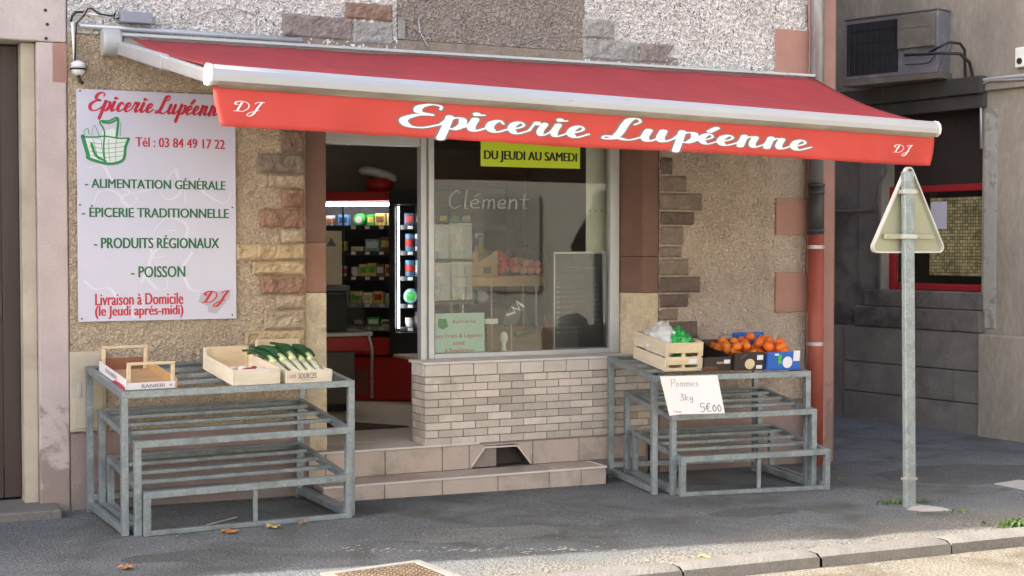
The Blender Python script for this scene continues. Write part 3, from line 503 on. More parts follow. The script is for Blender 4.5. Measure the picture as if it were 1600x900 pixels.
def fab(u, v):
    p = top0.lerp(top1, u).lerp(f0.lerp(f1, u), v); return p+Vector((0, 0, -.045*math.sin(math.pi*v)*(.5+.5*u)-.006*math.sin(u*9)*math.sin(math.pi*v)-.010*abs(math.sin(u*math.pi*5))*math.sin(math.pi*v)+.010*noise.noise(Vector((u*9, v*2, 2)))+.004*noise.noise(Vector((u*26, v*3, 7)))*math.sin(math.pi*v)))
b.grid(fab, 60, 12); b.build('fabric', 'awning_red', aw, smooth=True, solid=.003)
for u in (.2, .4, .6, .8): b = MB(); b.grid(lambda a, v: fab(u+(a-.5)*.0045, v)+Vector((0, 0, .0035)), 2, 12); b.build('seam', 'awning_seam', aw, smooth=True)
bd = (br-bl).normalized(); bn = Vector((bd.y, -bd.x, 0)).normalized(); zu = Vector((0, 0, 1))      # bn points out to the street
prof = [(-.045, -.045), (.02, -.056), (.05, -.035), (.056, 0), (.05, .03), (.03, .052), (0, .058), (-.03, .05), (-.045, .02)]
b = MB(); b.prism([bl+bn*a+zu*c for a, c in prof], br-bl); b.build('front_bar', 'white_alu', aw, bevel=.004)
b = MB(); b.prism([bl+bd*.03+bn*(a*.96)+zu*c for a, c in ((-.03, -.064), (.03, -.0565), (.053, -.034), (.04, -.05), (.02, -.066))], (br-bl)-bd*.06); b.build('bar_lower_lip', 'bar_grime', aw)
for e_, s_ in ((bl, -1), (br, 1)):
    b = MB(); b.prism([e_+bn*a*1.07+zu*c*1.07 for a, c in prof], bd*.02*s_); b.build('bar_end_cap', 'white_plastic', aw, bevel=.005)
for p_, q_, k in ((Vector((1.66, 9.55, 3.10)), bl+bd*.04+Vector((0, .04, -.01)), 0), (Vector((7.05, 9.6, 3.0)), br-bd*.25+Vector((0, .04, -.05)), 1)):
    b = MB(); m_ = p_.lerp(q_, .52)+Vector((.0 if k == 0 else -.25, 0, 0)); b.beam(p_, m_, .055, .09); b.beam(m_, q_, .05, .075); b.build('folding_arm', 'white_alu', aw, bevel=.012)
LV = (br-bl).length; HV = .222
def val(a, c, l=0):
    """point on the hanging valance: a metres along the bar, c metres below it, l metres in front"""
    u = a/LV; k = max(0, c)/HV
    wv = .020*math.sin(a*4.3+.6)+.010*math.sin(a*9.7+2)+.006*math.sin(a*19+noise.noise(Vector((a, 0, 3)))*3)
    ed = math.exp(-a*6)+math.exp(-(LV-a)*6)
    q = bl+bd*(a+(.035*k*k*math.exp(-a*9) if a < 1 else -.06*k*k*math.exp(-(LV-a)*9)))+zu*(-.05-c+.004*math.sin(a*2.2)*k)
    return q+bn*(.012+wv*k**1.3+.02*k*ed+l)
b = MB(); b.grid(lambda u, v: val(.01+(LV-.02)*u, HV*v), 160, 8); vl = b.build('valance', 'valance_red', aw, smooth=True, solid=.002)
fv = lambda a, c, l: val(a, HV*.735-c, l+.001)
def along(px_, py_):
    d = ray(px_, py_); o_ = Vector((0, 0, CAMH)); n_ = bn; t = (bl-o_).dot(n_)/d.dot(n_); return (o_+d*t-bl).dot(bd)
for nm, gr, lf, mt in (('lettering_outline', .075, .0005, 'letter_outline'), ('lettering', 0, .002, 'letter_white')):
    b = MB(); script(b, 'Epicerie', fv, along(622, 190), along(916, 205), 0, .068, .30, .11, grow=gr, lift=lf)
    script(b, 'Lupéenne', fv, along(940, 205), along(1262, 225), 0, .068, .30, .11, grow=gr, lift=lf); b.build(nm, mt, vl)
b = MB(); script(b, 'DJ', lambda a, c, l: val(a, HV*.62-c, l+.001), along(360, 165), along(404, 170), 0, .029, .19, .10); b.build('monogram', 'letter_white', vl); b = MB(); script(b, 'DJ', lambda a, c, l: val(a, HV*.62-c, l+.001), along(1394, 230), along(1421, 232), 0, .029, .19, .10); b.build('monogram', 'letter_white', vl)
# conduit, cable and box above the awning
t = thing('wall_conduit', (1.6, W, 3.3), 'white cable conduit with a grey junction box running above the awning', 'conduit')
pa, pb = at(124, 40, W-.04), at(472, 63, W-.04)
b = MB(); b.tube([pa, pb], .018, 10); b.build('pipe', 'white_alu', t, smooth=True)
b = MB(); p, q = at(187, 38, W-.06), at(237, 26, W-.06); b.box(p.x, q.x, W-.10, W, p.z+.012, q.z+.02); b.build('junction_box', 'grey_box', t, bevel=.006)
b = MB(); b.tube([at(x, y, W-.035) for x, y in ((111, 34), (113, 25), (119, 19), (130, 19))], .009, 8); b.tube([at(x, y, W-.04) for x, y in ((117, 100), (118, 60), (120, 36), (130, 26), (137, 14), (143, 13), (155, 22), (176, 25), (180, 20), (178, 30), (186, 28))], .006, 6); b.build('cable', 'black_rubber', t, smooth=True)
b = MB(); b.tube([at(x, y, W-.022) for x, y in ((235, 38), (262, 38), (290, 34), (320, 20), (345, 14), (372, 14), (400, 24))], .004, 6); b.build('thin_cable', 'clip_grey', t, smooth=True)
b = MB(); b.tube([at(119, 20, W-.03), at(178, 25, W-.03)], .008, 8); b.tube([at(113, 34, W-.03), at(117, 100, W-.03)], .011, 8); b.build('cable_sleeve', 'white_plastic', t, smooth=True)
t = thing('dome_camera', tuple(at(122, 108, W-.05)), 'small white dome camera hanging from a cable beside the painted door pier', 'camera')
p = at(122, 107, W-.06)
b = MB(); b.lathe(p, [(.018, .05), (.045, .035), (.048, .0)], 18); b.build('housing', 'white_plastic', t, smooth=True)
b = MB(); b.lathe(p, [(.054, 0), (.056, -.006), (.05, -.01)], 18); b.tube([p+Vector((0, -.01, -.05)), p+Vector((.01, -.02, -.085)), p+Vector((.03, -.02, -.10))], .012, 8); b.build('seal_ring', 'black_rubber', t, smooth=True)
b = MB(); b.ball(p+Vector((0, 0, -.012)), .044, sq=(1, 1, .85)); b.build('dome', 'white_plastic', t, smooth=True)
b = MB(); pts = [at(x, y, W-.02) for x, y in ((654, 28), (656, 50), (664, 64), (672, 82))]; b.tube(pts, .005, 6); b.ball(pts[1], .012); tag(b.build('wall_hook', 'clip_grey', smooth=True), 'thin grey hook of wire hanging on the dark render above the awning', 'hook')
# ------------------------------------------------------------------ the sign board on the left wall
sg = thing('sign_board', (1.93, W, 2.05), 'tall lilac sign board with red and green shop lettering left of the doorway', 'sign')
YS = W-.024; sx0, sx1, sz0, sz1 = at(119, 137, YS).x, at(367.5, 160, YS).x, at(122, 503, YS).z, at(119, 137, YS).z-.005
b = MB(); b.box(sx0, sx1, YS, YS+.005, sz0, sz1); b.box(sx0+.1, sx0+.14, YS+.005, W+.02, sz0+.05, sz1-.05); b.box(sx1-.14, sx1-.1, YS+.005, W+.02, sz0+.05, sz1-.05); b.build('panel', 'sign_lilac', sg, bevel=.001)
fs = lambda a, c, l: Vector((a, YS-l, c))
def sp(x, y): p = at(x, y, YS); return p.x, p.z
def line(mb, body, xa, xb, yt, ybm, bold=.02, sp_=1.0): xa_, zt2 = sp(xa, yt); xb_, zb2 = sp(xb, ybm); write(mb, body, fs, xa_, xb_, zb2, zt2, bold, sp_)
b = MB(); xa, za = sp(137, 172); xb, zb = sp(238, 172); script(b, 'Epicerie', fs, xa, xb, za, .060, .36, .15); xa, za = sp(242, 177); xb, zb = sp(350, 180); script(b, 'Lupéenne', fs, xa, xb, za, .060, .36, .15); b.build('title', 'letter_red', sg)
b = MB(); line(b, 'Tél : 03 84 49 17 22', 212, 351, 214, 233); b.build('telephone_line', 'letter_red', sg)
for tx_, a in (('- ALIMENTATION GÉNÉRALE', (133, 352, 275, 297)), ('- ÉPICERIE TRADITIONNELLE', (128, 357, 320, 341)), ('- PRODUITS RÉGIONAUX', (147, 342, 367, 388)), ('- POISSON', (205, 289, 416, 433))): b = MB(); line(b, tx_, *a); b.build('product_line', 'letter_darkgreen', sg)
for tx_, a in (('Livraison à Domicile', (149, 286, 459, 475)), ('(le Jeudi aprés-midi)', (149, 286, 478, 496))): b = MB(); line(b, tx_, *a); b.build('delivery_line', 'letter_red', sg)
def curve(mb, pts, th, tn, lift=.0007): stroke(mb, catmull([sp(*p) for p in pts]), lambda a, c, l: fs(a, c, l), th, tn, lift)
b = MB()                                            # pale scroll ornament
for pts in (((140, 262), (160, 258), (178, 285), (210, 300), (250, 290), (275, 262)), ((205, 300), (190, 310), (200, 322), (214, 312), (206, 300)), ((290, 318), (290, 290), (310, 280), (318, 300), (350, 318), (362, 300)),
            ((240, 360), (262, 340), (292, 352), (286, 376), (262, 378), (262, 362), (276, 360)), ((262, 378), (240, 395), (230, 420), (222, 440)), ((252, 372), (236, 380), (240, 402), (256, 400)), ((132, 440), (150, 452), (170, 450), (186, 470), (210, 495)),
            ((300, 395), (286, 420), (296, 450), (310, 455)), ((275, 265), (282, 300), (262, 312), (250, 300)), ((145, 320), (155, 300), (180, 300), (205, 330)), ((226, 430), (246, 452), (262, 448), (258, 434))): curve(b, pts, .022, .008, .0004)
b.build('scroll_ornament', 'sign_ornament', sg)
b = MB(); b.prism([fs(*sp(x, y), .0006) for x, y in ((131, 216), (158, 218), (160, 205), (178, 200), (186, 216), (200, 216), (194, 248), (170, 256), (140, 248))], (0, -.0003, 0)); b.build('basket_fill', 'sign_whitish', sg)
b = MB()
for pts, th in ((((129, 213), (137, 240), (140, 248), (170, 256), (192, 250), (196, 230), (201, 217)), .026), (((130, 214), (150, 214), (165, 213), (185, 216), (201, 216)), .014), (((164, 256), (162, 230), (163, 205), (156, 190), (170, 189), (184, 185), (182, 215)), .015), (((160, 191), (172, 192), (184, 186)), .018), (((143, 225), (150, 243), (165, 252)), .018), (((133, 214), (131, 205), (137, 201), (139, 210)), .005), (((143, 212), (147, 195), (155, 212)), .004), (((188, 212), (189, 190)), .004)): curve(b, pts, th, th*.7, .0012)
for i in range(4): curve(b, ((138+i, 222+i*7), (165, 225+i*7), (196-i, 222+i*7)), .003, .003, .0013)
for i in range(4): curve(b, ((146+i*12, 218), (150+i*10, 236), (154+i*9, 252)), .003, .003, .0014)
b.build('basket_drawing', 'letter_green', sg)
b = MB(); b.prism([fs(*sp(x, y), .0006) for x, y in ((310, 472), (314, 458), (330, 455), (360, 455), (359, 464), (350, 476), (338, 490), (326, 488), (324, 478))], (0, -.0003, 0)); b.build('badge', 'badge_grey', sg)
b = MB(); xa, za = sp(316, 473); xb, zb = sp(352, 473); script(b, 'DJ', fs, xa, xb, za, .04, .28, .16); b.build('monogram', 'letter_red', sg)
for x_, y_ in ((125, 142), (125, 320), (128, 498), (363, 324), (363, 492)):
    p = at(x_, y_, YS); b = MB(); b.lathe((p.x, YS-.0002, p.z), [(.006, 0), (.005, .003)], 10, (0, -1, 0)); b.build('screw', 'black_rubber', sg)
# meter cabinet low on the left wall
p, q = at(109, 550, W-.02), at(166, 672, W-.02); t = thing('meter_cabinet', (1.45, W, .58), 'pale meter cabinet let into the wall behind the left display rack', 'cabinet')
b = MB(); b.box(p.x, q.x, W-.03, W+.0, q.z, p.z); b.build('surround', 'cream_render', t, bevel=.004)
b = MB(); b.box(p.x+.02, q.x-.02, W-.038, W-.0305, q.z+.02, p.z-.02); dd = b.build('cabinet_door', 'cream_render', t, bevel=.004)
b = MB(); b.box(p.x+.045, p.x+.07, W-.044, W-.0385, 0.80, .90); b.build('lock', 'clip_grey', dd, bevel=.002)
# ------------------------------------------------------------------ downpipe
t = thing('downpipe', (7.42, W-.1, 0), 'downpipe at the house corner, zinc above and red cast iron below', 'downpipe'); cx_ = at(1275, 380, W-.1).x; cy_ = W-.1
b = MB(); b.tube([(cx_, cy_, 2.25), (cx_, cy_, 6)], .058, 18); b.build('zinc_pipe', 'zinc', t, smooth=True)
b = MB(); b.tube([(cx_, cy_, 1.90), (cx_, cy_, 2.32)], .066, 18); b.build('black_collar', 'cast_black', t, smooth=True)
for z_, r_ in ((2.30, .072), (2.24, .07), (1.92, .07)): b = MB(); b.tube([(cx_, cy_, z_), (cx_, cy_, z_+.025)], r_, 18); b.build('collar_ring', 'cast_black', t, smooth=True)
b = MB(); b.tube([(cx_, cy_, g(7.4)-.02), (cx_, cy_, 1.895)], .066, 18); b.build('red_pipe', 'cast_red', t, smooth=True)
for z_ in (1.78, .97): b = MB(); b.tube([(cx_, cy_, z_), (cx_, cy_, z_+.03)], .071, 18); b.box(cx_-.02, cx_+.02, cy_, W, z_, z_+.03); b.build('pipe_clamp', 'clip_grey', t)
# ------------------------------------------------------------------ air conditioner and fittings on the alley wall
ac = thing('air_conditioner', tuple(rw(-1.2, .3, 3.6)), 'old outdoor air conditioner on brackets on the alley wall, dark coil side showing', 'air conditioner')
def acp(px_, py_, off): s_, z_ = rq(px_, py_, off); return s_, z_
# the box is turned a little away from the wall
A0 = rw(*[rq(1320, 80, .45)[0], .45, 0]); A1 = rw(*[rq(1465, 80, .25)[0], .25, 0]); ad = (A1-A0); ad.z = 0; LA = ad.length; ad.normalize(); an = Vector((ad.y, -ad.x, 0))
if an.dot(NR) < 0: an = -an
zb_, zt3 = rq(1320, 126, .45)[1], rq(1320, 33, .45)[1]
MA = Matrix(((ad.x, an.x, 0, A0.x), (ad.y, an.y, 0, A0.y), (0, 0, 1, zb_), (0, 0, 0, 1))); HA = zt3-zb_; cs = .60*LA
b = MB(); b.box(0, LA, -.32, 0, 0, HA, MA); b.build('casing', 'ac_white', ac, bevel=.008)
b = MB(); b.box(.03, cs-.01, .002, .008, .04, HA-.045, MA); b.build('coil', 'ac_coil', ac)
b = MB(); 
for i in range(9): b.tube([MA@Vector((.06+i*(cs-.12)/8, .012, .05)), MA@Vector((.06+i*(cs-.12)/8, .012, HA-.05))], .0022, 4)
for i in range(4): b.tube([MA@Vector((.04, .012, .1+i*.13)), MA@Vector((cs-.02, .012, .1+i*.13))], .0022, 4)
b.build('coil_guard', 'fridge_black', ac)
b = MB(); b.box(cs+.01, LA-.015, .002, .06, HA*.42, HA-.03, MA); b.box(cs+.06, LA-.07, .0605, .066, HA-.16, HA-.15, MA); b.build('valve_cover', 'ac_beige', ac, bevel=.008)
b = MB(); b.box(-.01, LA+.01, -.33, .02, HA, HA+.015, MA); b.build('lid', 'ac_beige', ac, bevel=.004)
b = MB(); b.box(-.02, LA+.03, -.34, .01, -.06, -.002, MA); b.beam(MA@Vector((LA-.02, -.02, -.03)), MA@Vector((LA-.02, -.6, -.03)), .04, .04); b.beam(MA@Vector((.1, -.02, -.03)), MA@Vector((.1, -.8, -.03)), .04, .04); b.beam(MA@Vector((LA+.02, .0, 0)), MA@Vector((LA+.02, -.35, HA*.75)), .02, .012); b.build('bracket', 'ac_beige', ac)
h0 = lambda x, y, o: rw(*(lambda r: (r[0], o, r[1]))(rq(x, y, o)))
for pts, r_ in (([h0(1414, 86, .36), h0(1440, 85, .40), h0(1470, 83, .38), h0(1500, 84, .25), h0(1515, 98, .10), h0(1519, 115, .05), h0(1518, 136, .05)], .016), ([h0(1452, 82, .38), h0(1470, 72, .38), h0(1483, 66, .3), h0(1500, 68, .15), h0(1507, 78, .06), h0(1508, 120, .05), h0(1500, 138, .05)], .014), ([h0(1414, 101, .36), h0(1440, 100, .36), h0(1452, 98, .34), h0(1462, 86, .34)], .006)):
    b = MB(); b.tube([Vector(p) for p in pts], r_, 8); b.build('hose', 'black_rubber', ac, smooth=True)
t = thing('alley_pipes', tuple(rw(.3, .05, 3.4)), 'pale pipes clipped along the alley wall under the air conditioner hoses', 'pipe')
b = MB(); b.tube([h0(1500, 130, .05), h0(1535, 125, .06), h0(1600, 118, .06), h0(1700, 108, .06)], .018, 8); b.build('pipe', 'white_alu', t, smooth=True)
b = MB(); b.tube([h0(1495, 140, .06), h0(1535, 132, .065), h0(1545, 126, .065), h0(1600, 124, .065), h0(1700, 116, .065)], .012, 8); b.build('pipe', 'clip_grey', t, smooth=True)
b = MB(); b.tube([h0(1533, 140, .03), h0(1533, 232, .03)], .014, 8); b.build('pipe', 'clip_grey', t, smooth=True)
b = MB(); b.tube([h0(1300, 330, .05), h0(1330, 330, .05), h0(1368, 328, .05), h0(1372, 315, .05), h0(1374, 290, .05), h0(1384, 270, .05), h0(1384, 240, .05)], .016, 8); tag(b.build('drain_pipe', 'grey_dark_render', smooth=True), 'thin dark drain pipe bending along the grey wall left of the red window', 'pipe')
t = thing('wall_socket', tuple(rw(*(lambda r: (r[0], 0, r[1]))(rq(1594, 90)))), 'small cream socket box with a round dark hole at the upper right', 'socket box')
s_, z_ = rq(1597, 90, .05); b = MB(); rbox(b, s_-.075, s_+.06, .002, .06, z_-.09, z_+.10); b.build('box', 'white_plastic', t, bevel=.01)
b = MB(); b.lathe(rw(s_-.02, .058, z_-.03), [(.03, 0), (.03, .01), (.022, .012)], 14, NR); b.build('hole', 'black_rubber', t)
# ------------------------------------------------------------------ road sign seen from behind
ps = atg(1421, 792); sgn = thing('road_sign', tuple(ps), 'triangular road sign seen from behind on a galvanised post at the pavement edge', 'road sign')
tp = at(1418, 268, ps.y); lean = Vector((tp.x-ps.x, 0, tp.z-ps.z))
b = MB(); b.beam(ps-lean*.02, ps+lean, .085, .045, (0, 1, .001)); b.build('post', 'galv_pole', sgn, bevel=.008)
c0 = at(1425, 345, ps.y)+Vector((0, .05, .09)); ta_ = R(-5); tx = Vector((math.cos(ta_), -math.sin(ta_), 0)); tn_ = Vector((math.sin(ta_), math.cos(ta_), 0))
def tri(rad, a_): 
    out = []
    for k in range(3):
        an_ = math.pi/2+k*2*math.pi/3; ce = Vector((math.cos(an_)*a_, math.sin(an_)*a_, 0))
        for j in range(-4, 5): an2 = an_+j*math.pi/3/4; out.append(ce+Vector((math.cos(an2)*rad, math.sin(an2)*rad, 0)))
    return out
pl = tri(.035, .345)
b = MB(); b.prism([c0+tx*p.x+zu*(p.y-.10) for p in pl], tn_*.004); b.build('plate', 'sign_back', sgn)
b = MB(); n_ = len(pl)
for i in range(n_): a_, c_ = pl[i], pl[(i+1) % n_]; b.beam(c0+tx*a_.x+zu*(a_.y-.10)-tn_*.008, c0+tx*c_.x+zu*(c_.y-.10)-tn_*.008, .012, .03, tn_)
b.build('rim', 'sign_rim', sgn)
for dz, hw in ((.11, .06), (-.20, .235)):
    b = MB(); b.beam(c0-tx*hw+zu*dz-tn_*.018, c0+tx*hw+zu*dz-tn_*.018, .028, .034); rl = b.build('mounting_rail', 'sign_back', sgn, bevel=.004)
for dz in (.11, -.20):
    b = MB(); cc = ps+lean*((c0.z+dz-ps.z)/lean.z); b.box(cc.x-.06, cc.x+.06, cc.y-.03, cc.y+.05, cc.z-.016, cc.z+.016); b.lathe((cc.x+.066, cc.y-.01, cc.z), [(.012, -.01), (.012, .012)], 8, (1, 0, 0)); b.build('clamp', 'clip_grey', sgn, bevel=.004)
b = MB(); cc = ps+lean*.085; b.box(cc.x-.05, cc.x+.05, cc.y-.028, cc.y+.028, cc.z-.008, cc.z+.008); b.build('post_band', 'bar_grime', sgn)
# ------------------------------------------------------------------ display racks of galvanised bar
class Frame:
    """local axes of a rack: x along its front, y towards the wall, z up; top() follows the sloping top tier"""
    def __init__(s, O, rot, h0, slope):
        a = R(rot); s.O = Vector(O); s.ex = Vector((math.cos(a), math.sin(a), 0)); s.ey = Vector((-math.sin(a), math.cos(a), 0)); s.h0, s.sl = h0, slope
        ty = (s.ey+Vector((0, 0, slope))).normalized(); n = s.ex.cross(ty); s.M = Matrix(((s.ex.x, ty.x, n.x, 0), (s.ex.y, ty.y, n.y, 0), (s.ex.z, ty.z, n.z, 0), (0, 0, 0, 1)))
        s.M.translation = s.O+Vector((0, 0, h0))
    def p(s, x, y, z): return s.O+s.ex*x+s.ey*y+Vector((0, 0, z))
    def top(s, x, y, z): return s.M @ Vector((x, y, z))
def rack(O, rot, tiers, h0, slope, label, mids):
    F = Frame(O, rot, h0, slope); root = thing('display_rack', O, label, 'display rack', 'tiered display racks'); T = .042
    for (x0, x1, y0, y1, zf, zb), nm, mid in zip(tiers, ('upper_tier', 'middle_tier', 'lower_tier'), mids):
        def P(x, y, z): return F.p(x, y, z)
        zm = lambda y: zf+(zb-zf)*(y-y0)/(y1-y0)
        b = MB()
        b.beam(P(x0, y0, zf-T/2), P(x1, y0, zf-T/2), T, T); b.beam(P(x0, y1, zb-T/2), P(x1, y1, zb-T/2), T, T)
        for x in (x0+T/2, x1-T/2): b.beam(P(x, y0+T/2, zm(y0+T/2)-T/2), P(x, y1-T/2, zm(y1-T/2)-T/2), T, T-.001)
        b.beam(P(x0+T, y0+T/2+.026, zf-.008), P(x1-T, y0+T/2+.026, zf-.008), .052, .004)
        for k in (.30, .54, .78) : y = y0+(y1-y0)*k; b.beam(P(x0+T, y, zm(y)-.014), P(x1-T, y, zm(y)-.014), .055, .024)
        b.beam(P(x0+T, y1-T/2-.02, zb-.008), P(x1-T, y1-T/2-.026, zb-.008), .052, .004)
        fr = b.build(nm, 'galvanised', root, bevel=.003)
        for x in (x0+T/2, x1-T/2):
            for y in (y0, y1):
                b = MB(); q = P(x, y, 0); b.beam((q.x, q.y, g(q.x)), P(x, y, zm(y)-T), T, T, F.ey); b.build('leg', 'galvanised', fr, bevel=.003)
        for x in (x0+T/2, x1-T/2):
            b = MB(); a_, c_ = P(x, y0+T/2, 0), P(x, y1-T/2, 0); b.beam((a_.x, a_.y, g(a_.x)+.03), (c_.x, c_.y, g(c_.x)+.05), T*.9, T); b.build('foot_rail', 'galvanised', fr, bevel=.003)
        if mid:
            b = MB(); a_, c_ = P(x0+T, y0, 0), P(x1-T, y0, 0); b.beam((a_.x, a_.y, g(a_.x)+.017), (c_.x, c_.y, g(c_.x)+.017), T, .03); b.build('front_rail', 'galvanised', fr, bevel=.003)
            b = MB(); xm = x0+(x1-x0)*.52; q = P(xm, y0, 0); b.beam((q.x, q.y, g(q.x)+.033), P(xm, y0, zf-T), .028, .02, F.ey); b.build('centre_post', 'galvanised', fr, bevel=.003)
        if nm == 'upper_tier':
            b = MB(); a_, c_ = P(x0+T, y1, 0), P(x1-T, y1, 0); b.beam((a_.x, a_.y, g(a_.x)+.10), (c_.x, c_.y, g(c_.x)+.10), T, T); b.build('back_rail', 'galvanised', fr, bevel=.003)
    return F
F1 = rack((1.50, 8.76, .035), 4.6, [(0, 1.53, 0, .88, .885, .975), (.068, 1.495, -.04, .84, .583, .69), (.115, 1.475, -.075, .80, .275, .385)], .885, .103, 'grey metal tiered rack left of the doorway, two lower tiers empty', (0, 0, 1))
F2 = rack((5.29, 8.86, -.01), -6, [(0, 1.31, 0, .80, .87, .955), (.12, 1.325, -.065, .76, .59, .68), (.155, 1.39, -.15, .68, .295, .385)], .87, .103, 'grey metal tiered rack right of the window, holding boxes of oranges', (0, 0, 1))
# ------------------------------------------------------------------ crates and produce
def cbox(mb, F, x0, x1, y0, y1, z0, z1): mb.box(x0, x1, y0, y1, z0, z1, F.M)
def tt(F, y): return lambda a, c, l: F.top(a, y-l, c)
# fruit crate with arched ends
x0, x1, y0, y1 = .035, .355, .02, .68; t = thing('fruit_crate', tuple(F1.top(.2, .35, .001)), 'empty low fruit crate with raised arched ends and printed white sides', 'crate')
b = MB(); cbox(b, F1, x0+.011, x1-.011, y0+.011, y1-.011, .003, .010); b.build('bottom', 'wood_honey', t)
b = MB(); cbox(b, F1, x0, x0+.010, y0, y1, .003, .068); b.build('side', 'wood_print', t, bevel=.002)
b = MB(); cbox(b, F1, x1-.010, x1, y0, y1, .003, .068); b.build('side', 'wood_honey', t, bevel=.002)
b = MB(); cbox(b, F1, x0+.011, x1-.011, y0, y0+.010, .003, .045); b.build('end_board', 'wood_print', t, bevel=.002)
b = MB(); cbox(b, F1, x0+.011, x1-.011, y1-.010, y1, .003, .085); b.build('end_board', 'wood_brown', t, bevel=.002)
for y in (y0+.012, y1-.03):
    b = MB()
    for a, c in ((x0+.012, x0+.036), (x1-.036, x1-.012)): cbox(b, F1, a, c, y, y+.018, .011, .150)
    cbox(b, F1, x0+.012, x1-.012, y, y+.018, .151, .168); b.build('end_arch', 'pine', t, bevel=.003)
b = MB(); write(b, 'RANIERI', tt(F1, y0), x0+.10, x0+.24, .013, .035, .02); write(b, '*', tt(F1, y0), x1-.05, x1-.03, .016, .032, .02)
b.build('lettering', 'letter_outline', t)
b = MB(); fside = lambda a, c, l: F1.top(x0-l, a, c); write(b, 'RANIERI', lambda a, c, l: fside(.64-a, c, l), .14, .42, .028, .055, .02); b.build('lettering', 'letter_outline', t)
b = MB(); b.prism([fside(.02, .006, .001), fside(.32, .006, .001), fside(.26, .022, .001), fside(.12, .026, .001), fside(.02, .02, .001)], -F1.ex*.001); b.build('red_print', 'letter_red', t)
def tray(F, x0, x1, y0, y1, hf, hb, hs, label, lining=None, front='pine_pale', name='wooden_crate'):
    t = thing(name, tuple(F.top((x0+x1)/2, (y0+y1)/2, .001)), label, 'crate'); T = .009
    b = MB(); cbox(b, F, x0+T, x1-T, y0+T, y1-T, .003, .010); b.build('bottom', 'pine', t)
    b = MB(); cbox(b, F, x0+T+.001, x1-T-.001, y0, y0+T, .003, hf); b.build('end_board', front, t, bevel=.002)
    b = MB(); cbox(b, F, x0+T+.001, x1-T-.001, y1-T, y1, .003, hb); b.build('end_board', 'pine', t, bevel=.002)
    for x in (x0, x1-T):
        b = MB(); b.prism([F.M@Vector((x, y, z)) for y, z in ((y0, .003), (y0, hf-.004), (y0+.06, hs), (y1-.06, hs), (y1, hb), (y1, .003))], F.ex*T); b.build('side_board', 'pine_pale', t, bevel=.0015)
    for x in (x0+T+.001, x1-T-.018):
        for y in (y0+T+.001, y1-T-.018): b = MB(); cbox(b, F, x, x+.016, y, y+.016, .011, (hf if y < (y0+y1)/2 else hb)-.002); b.build('corner_block', 'pine', t)
    return t
tray(F1, .700, 1.015, -.012, .60, .105, .15, .105, 'pale wooden crate with a few red and white roots, middle of the left rack')
t = tray(F1, 1.052, 1.368, -.022, .58, .085, .19, .075, 'pale wooden crate of leeks with printed front board, right end of the rack')
b = MB(); write(b, 'LES', tt(F1, -.022), 1.075, 1.118, .040, .060, .005); b.build('red_lettering', 'letter_red', t)
b = MB(); write(b, 'SOURCES', tt(F1, -.022), 1.135, 1.258, .030, .066, .01); write(b, 'fruits légumes', tt(F1, -.022), 1.155, 1.235, .016, .024, .0); b.build('lettering', 'letter_outline', t)
random.seed(4)
for i, (x, y, r_, m_, cat, lab) in enumerate(((.76, .12, .045, 'beet', 'beetroot', 'dark red beetroot at the left of the half empty crate'), (.83, .09, .05, 'beet', 'beetroot', 'dark red beetroot near the front board of the half empty crate'), (.84, .20, .045, 'turnip', 'turnip', 'pale turnip lying behind the beetroots'), (.93, .12, .048, 'turnip', 'turnip', 'pale turnip at the right of the half empty crate'), (.92, .22, .04, 'beet', 'beetroot', 'dark beetroot behind the right pale turnip'), (.78, .22, .042, 'turnip', 'turnip', 'pale turnip at the back left of the half empty crate'))):
    b = MB(); c = F1.top(x, y, .011+r_*.85); b.ball(c, r_, sq=(1, 1, .85), bumpy=.12); b.tube([c+F1.ex*r_*.8, c+F1.ex*(r_+.02)+zu*.004, c+F1.ex*(r_+.05)+zu*.012], [.012, .005, .002], 6); tag(b.build(cat, m_, smooth=True), lab, cat)
    if m_ == 'turnip': pass
# leeks
for i, (x, lab) in enumerate(((1.09, 'leek at the left edge of its crate, leaning over the side'), (1.15, 'second leek from the left in the printed crate'), (1.205, 'leek in the middle of the printed crate'), (1.26, 'leek right of the middle one, with upright leaves'), (1.315, 'leek nearest the right board of its crate'))):
    c0_ = F1.top(x, .03, .045+.012*(i % 2)); c1_ = F1.top(x-.01+.012*i-.02, .33, .105+.012*(i % 3)); t = thing('leek', tuple(c0_), lab, 'leek', 'leeks in the crate')
    d = (c1_-c0_)
    b = MB(); b.tube([c0_-d*.02, c0_, c0_+d*.3, c0_+d*.7], [.012, .021, .020, .022], 10); b.build('white_shaft', 'leek_white', t, smooth=True)
    b = MB(); b.tube([c0_+d*.68, c0_+d*.85, c1_], [.0225, .026, .026], 10); b.build('pale_neck', 'leek_pale', t, smooth=True)
    for k in range(6):
        s_ = (k-2.5)/2.5; wv = .030+.008*random.random(); e = c1_+F1.ey*(.11+.06*random.random())+F1.ex*(s_*.06-.065)+zu*(.025+.045*random.random()-.02*abs(s_)); md = c1_.lerp(e, .5)+zu*(.03+.015*random.random()); st_ = c0_+d*.8+F1.ex*s_*.012+zu*.004*(k % 3)
        pts = [st_, c1_+F1.ex*s_*.018+zu*.008, md, e]
        b = MB()
        def lf(u, v, pts=pts, wv=wv):
            q = pts[0]*(1-u)**3+pts[1]*3*u*(1-u)**2+pts[2]*3*u*u*(1-u)+pts[3]*u**3; ww = wv*(.75+.5*u)*(1 if u < .7 else max(.12, (1-u)/.3)); return q+F1.ex*(v-.5)*2*ww+zu*(abs(v-.5)*2)**1.5*.014
        b.grid(lf, 10, 4); b.build('leaf', 'leek_green', t, smooth=True, solid=.002)
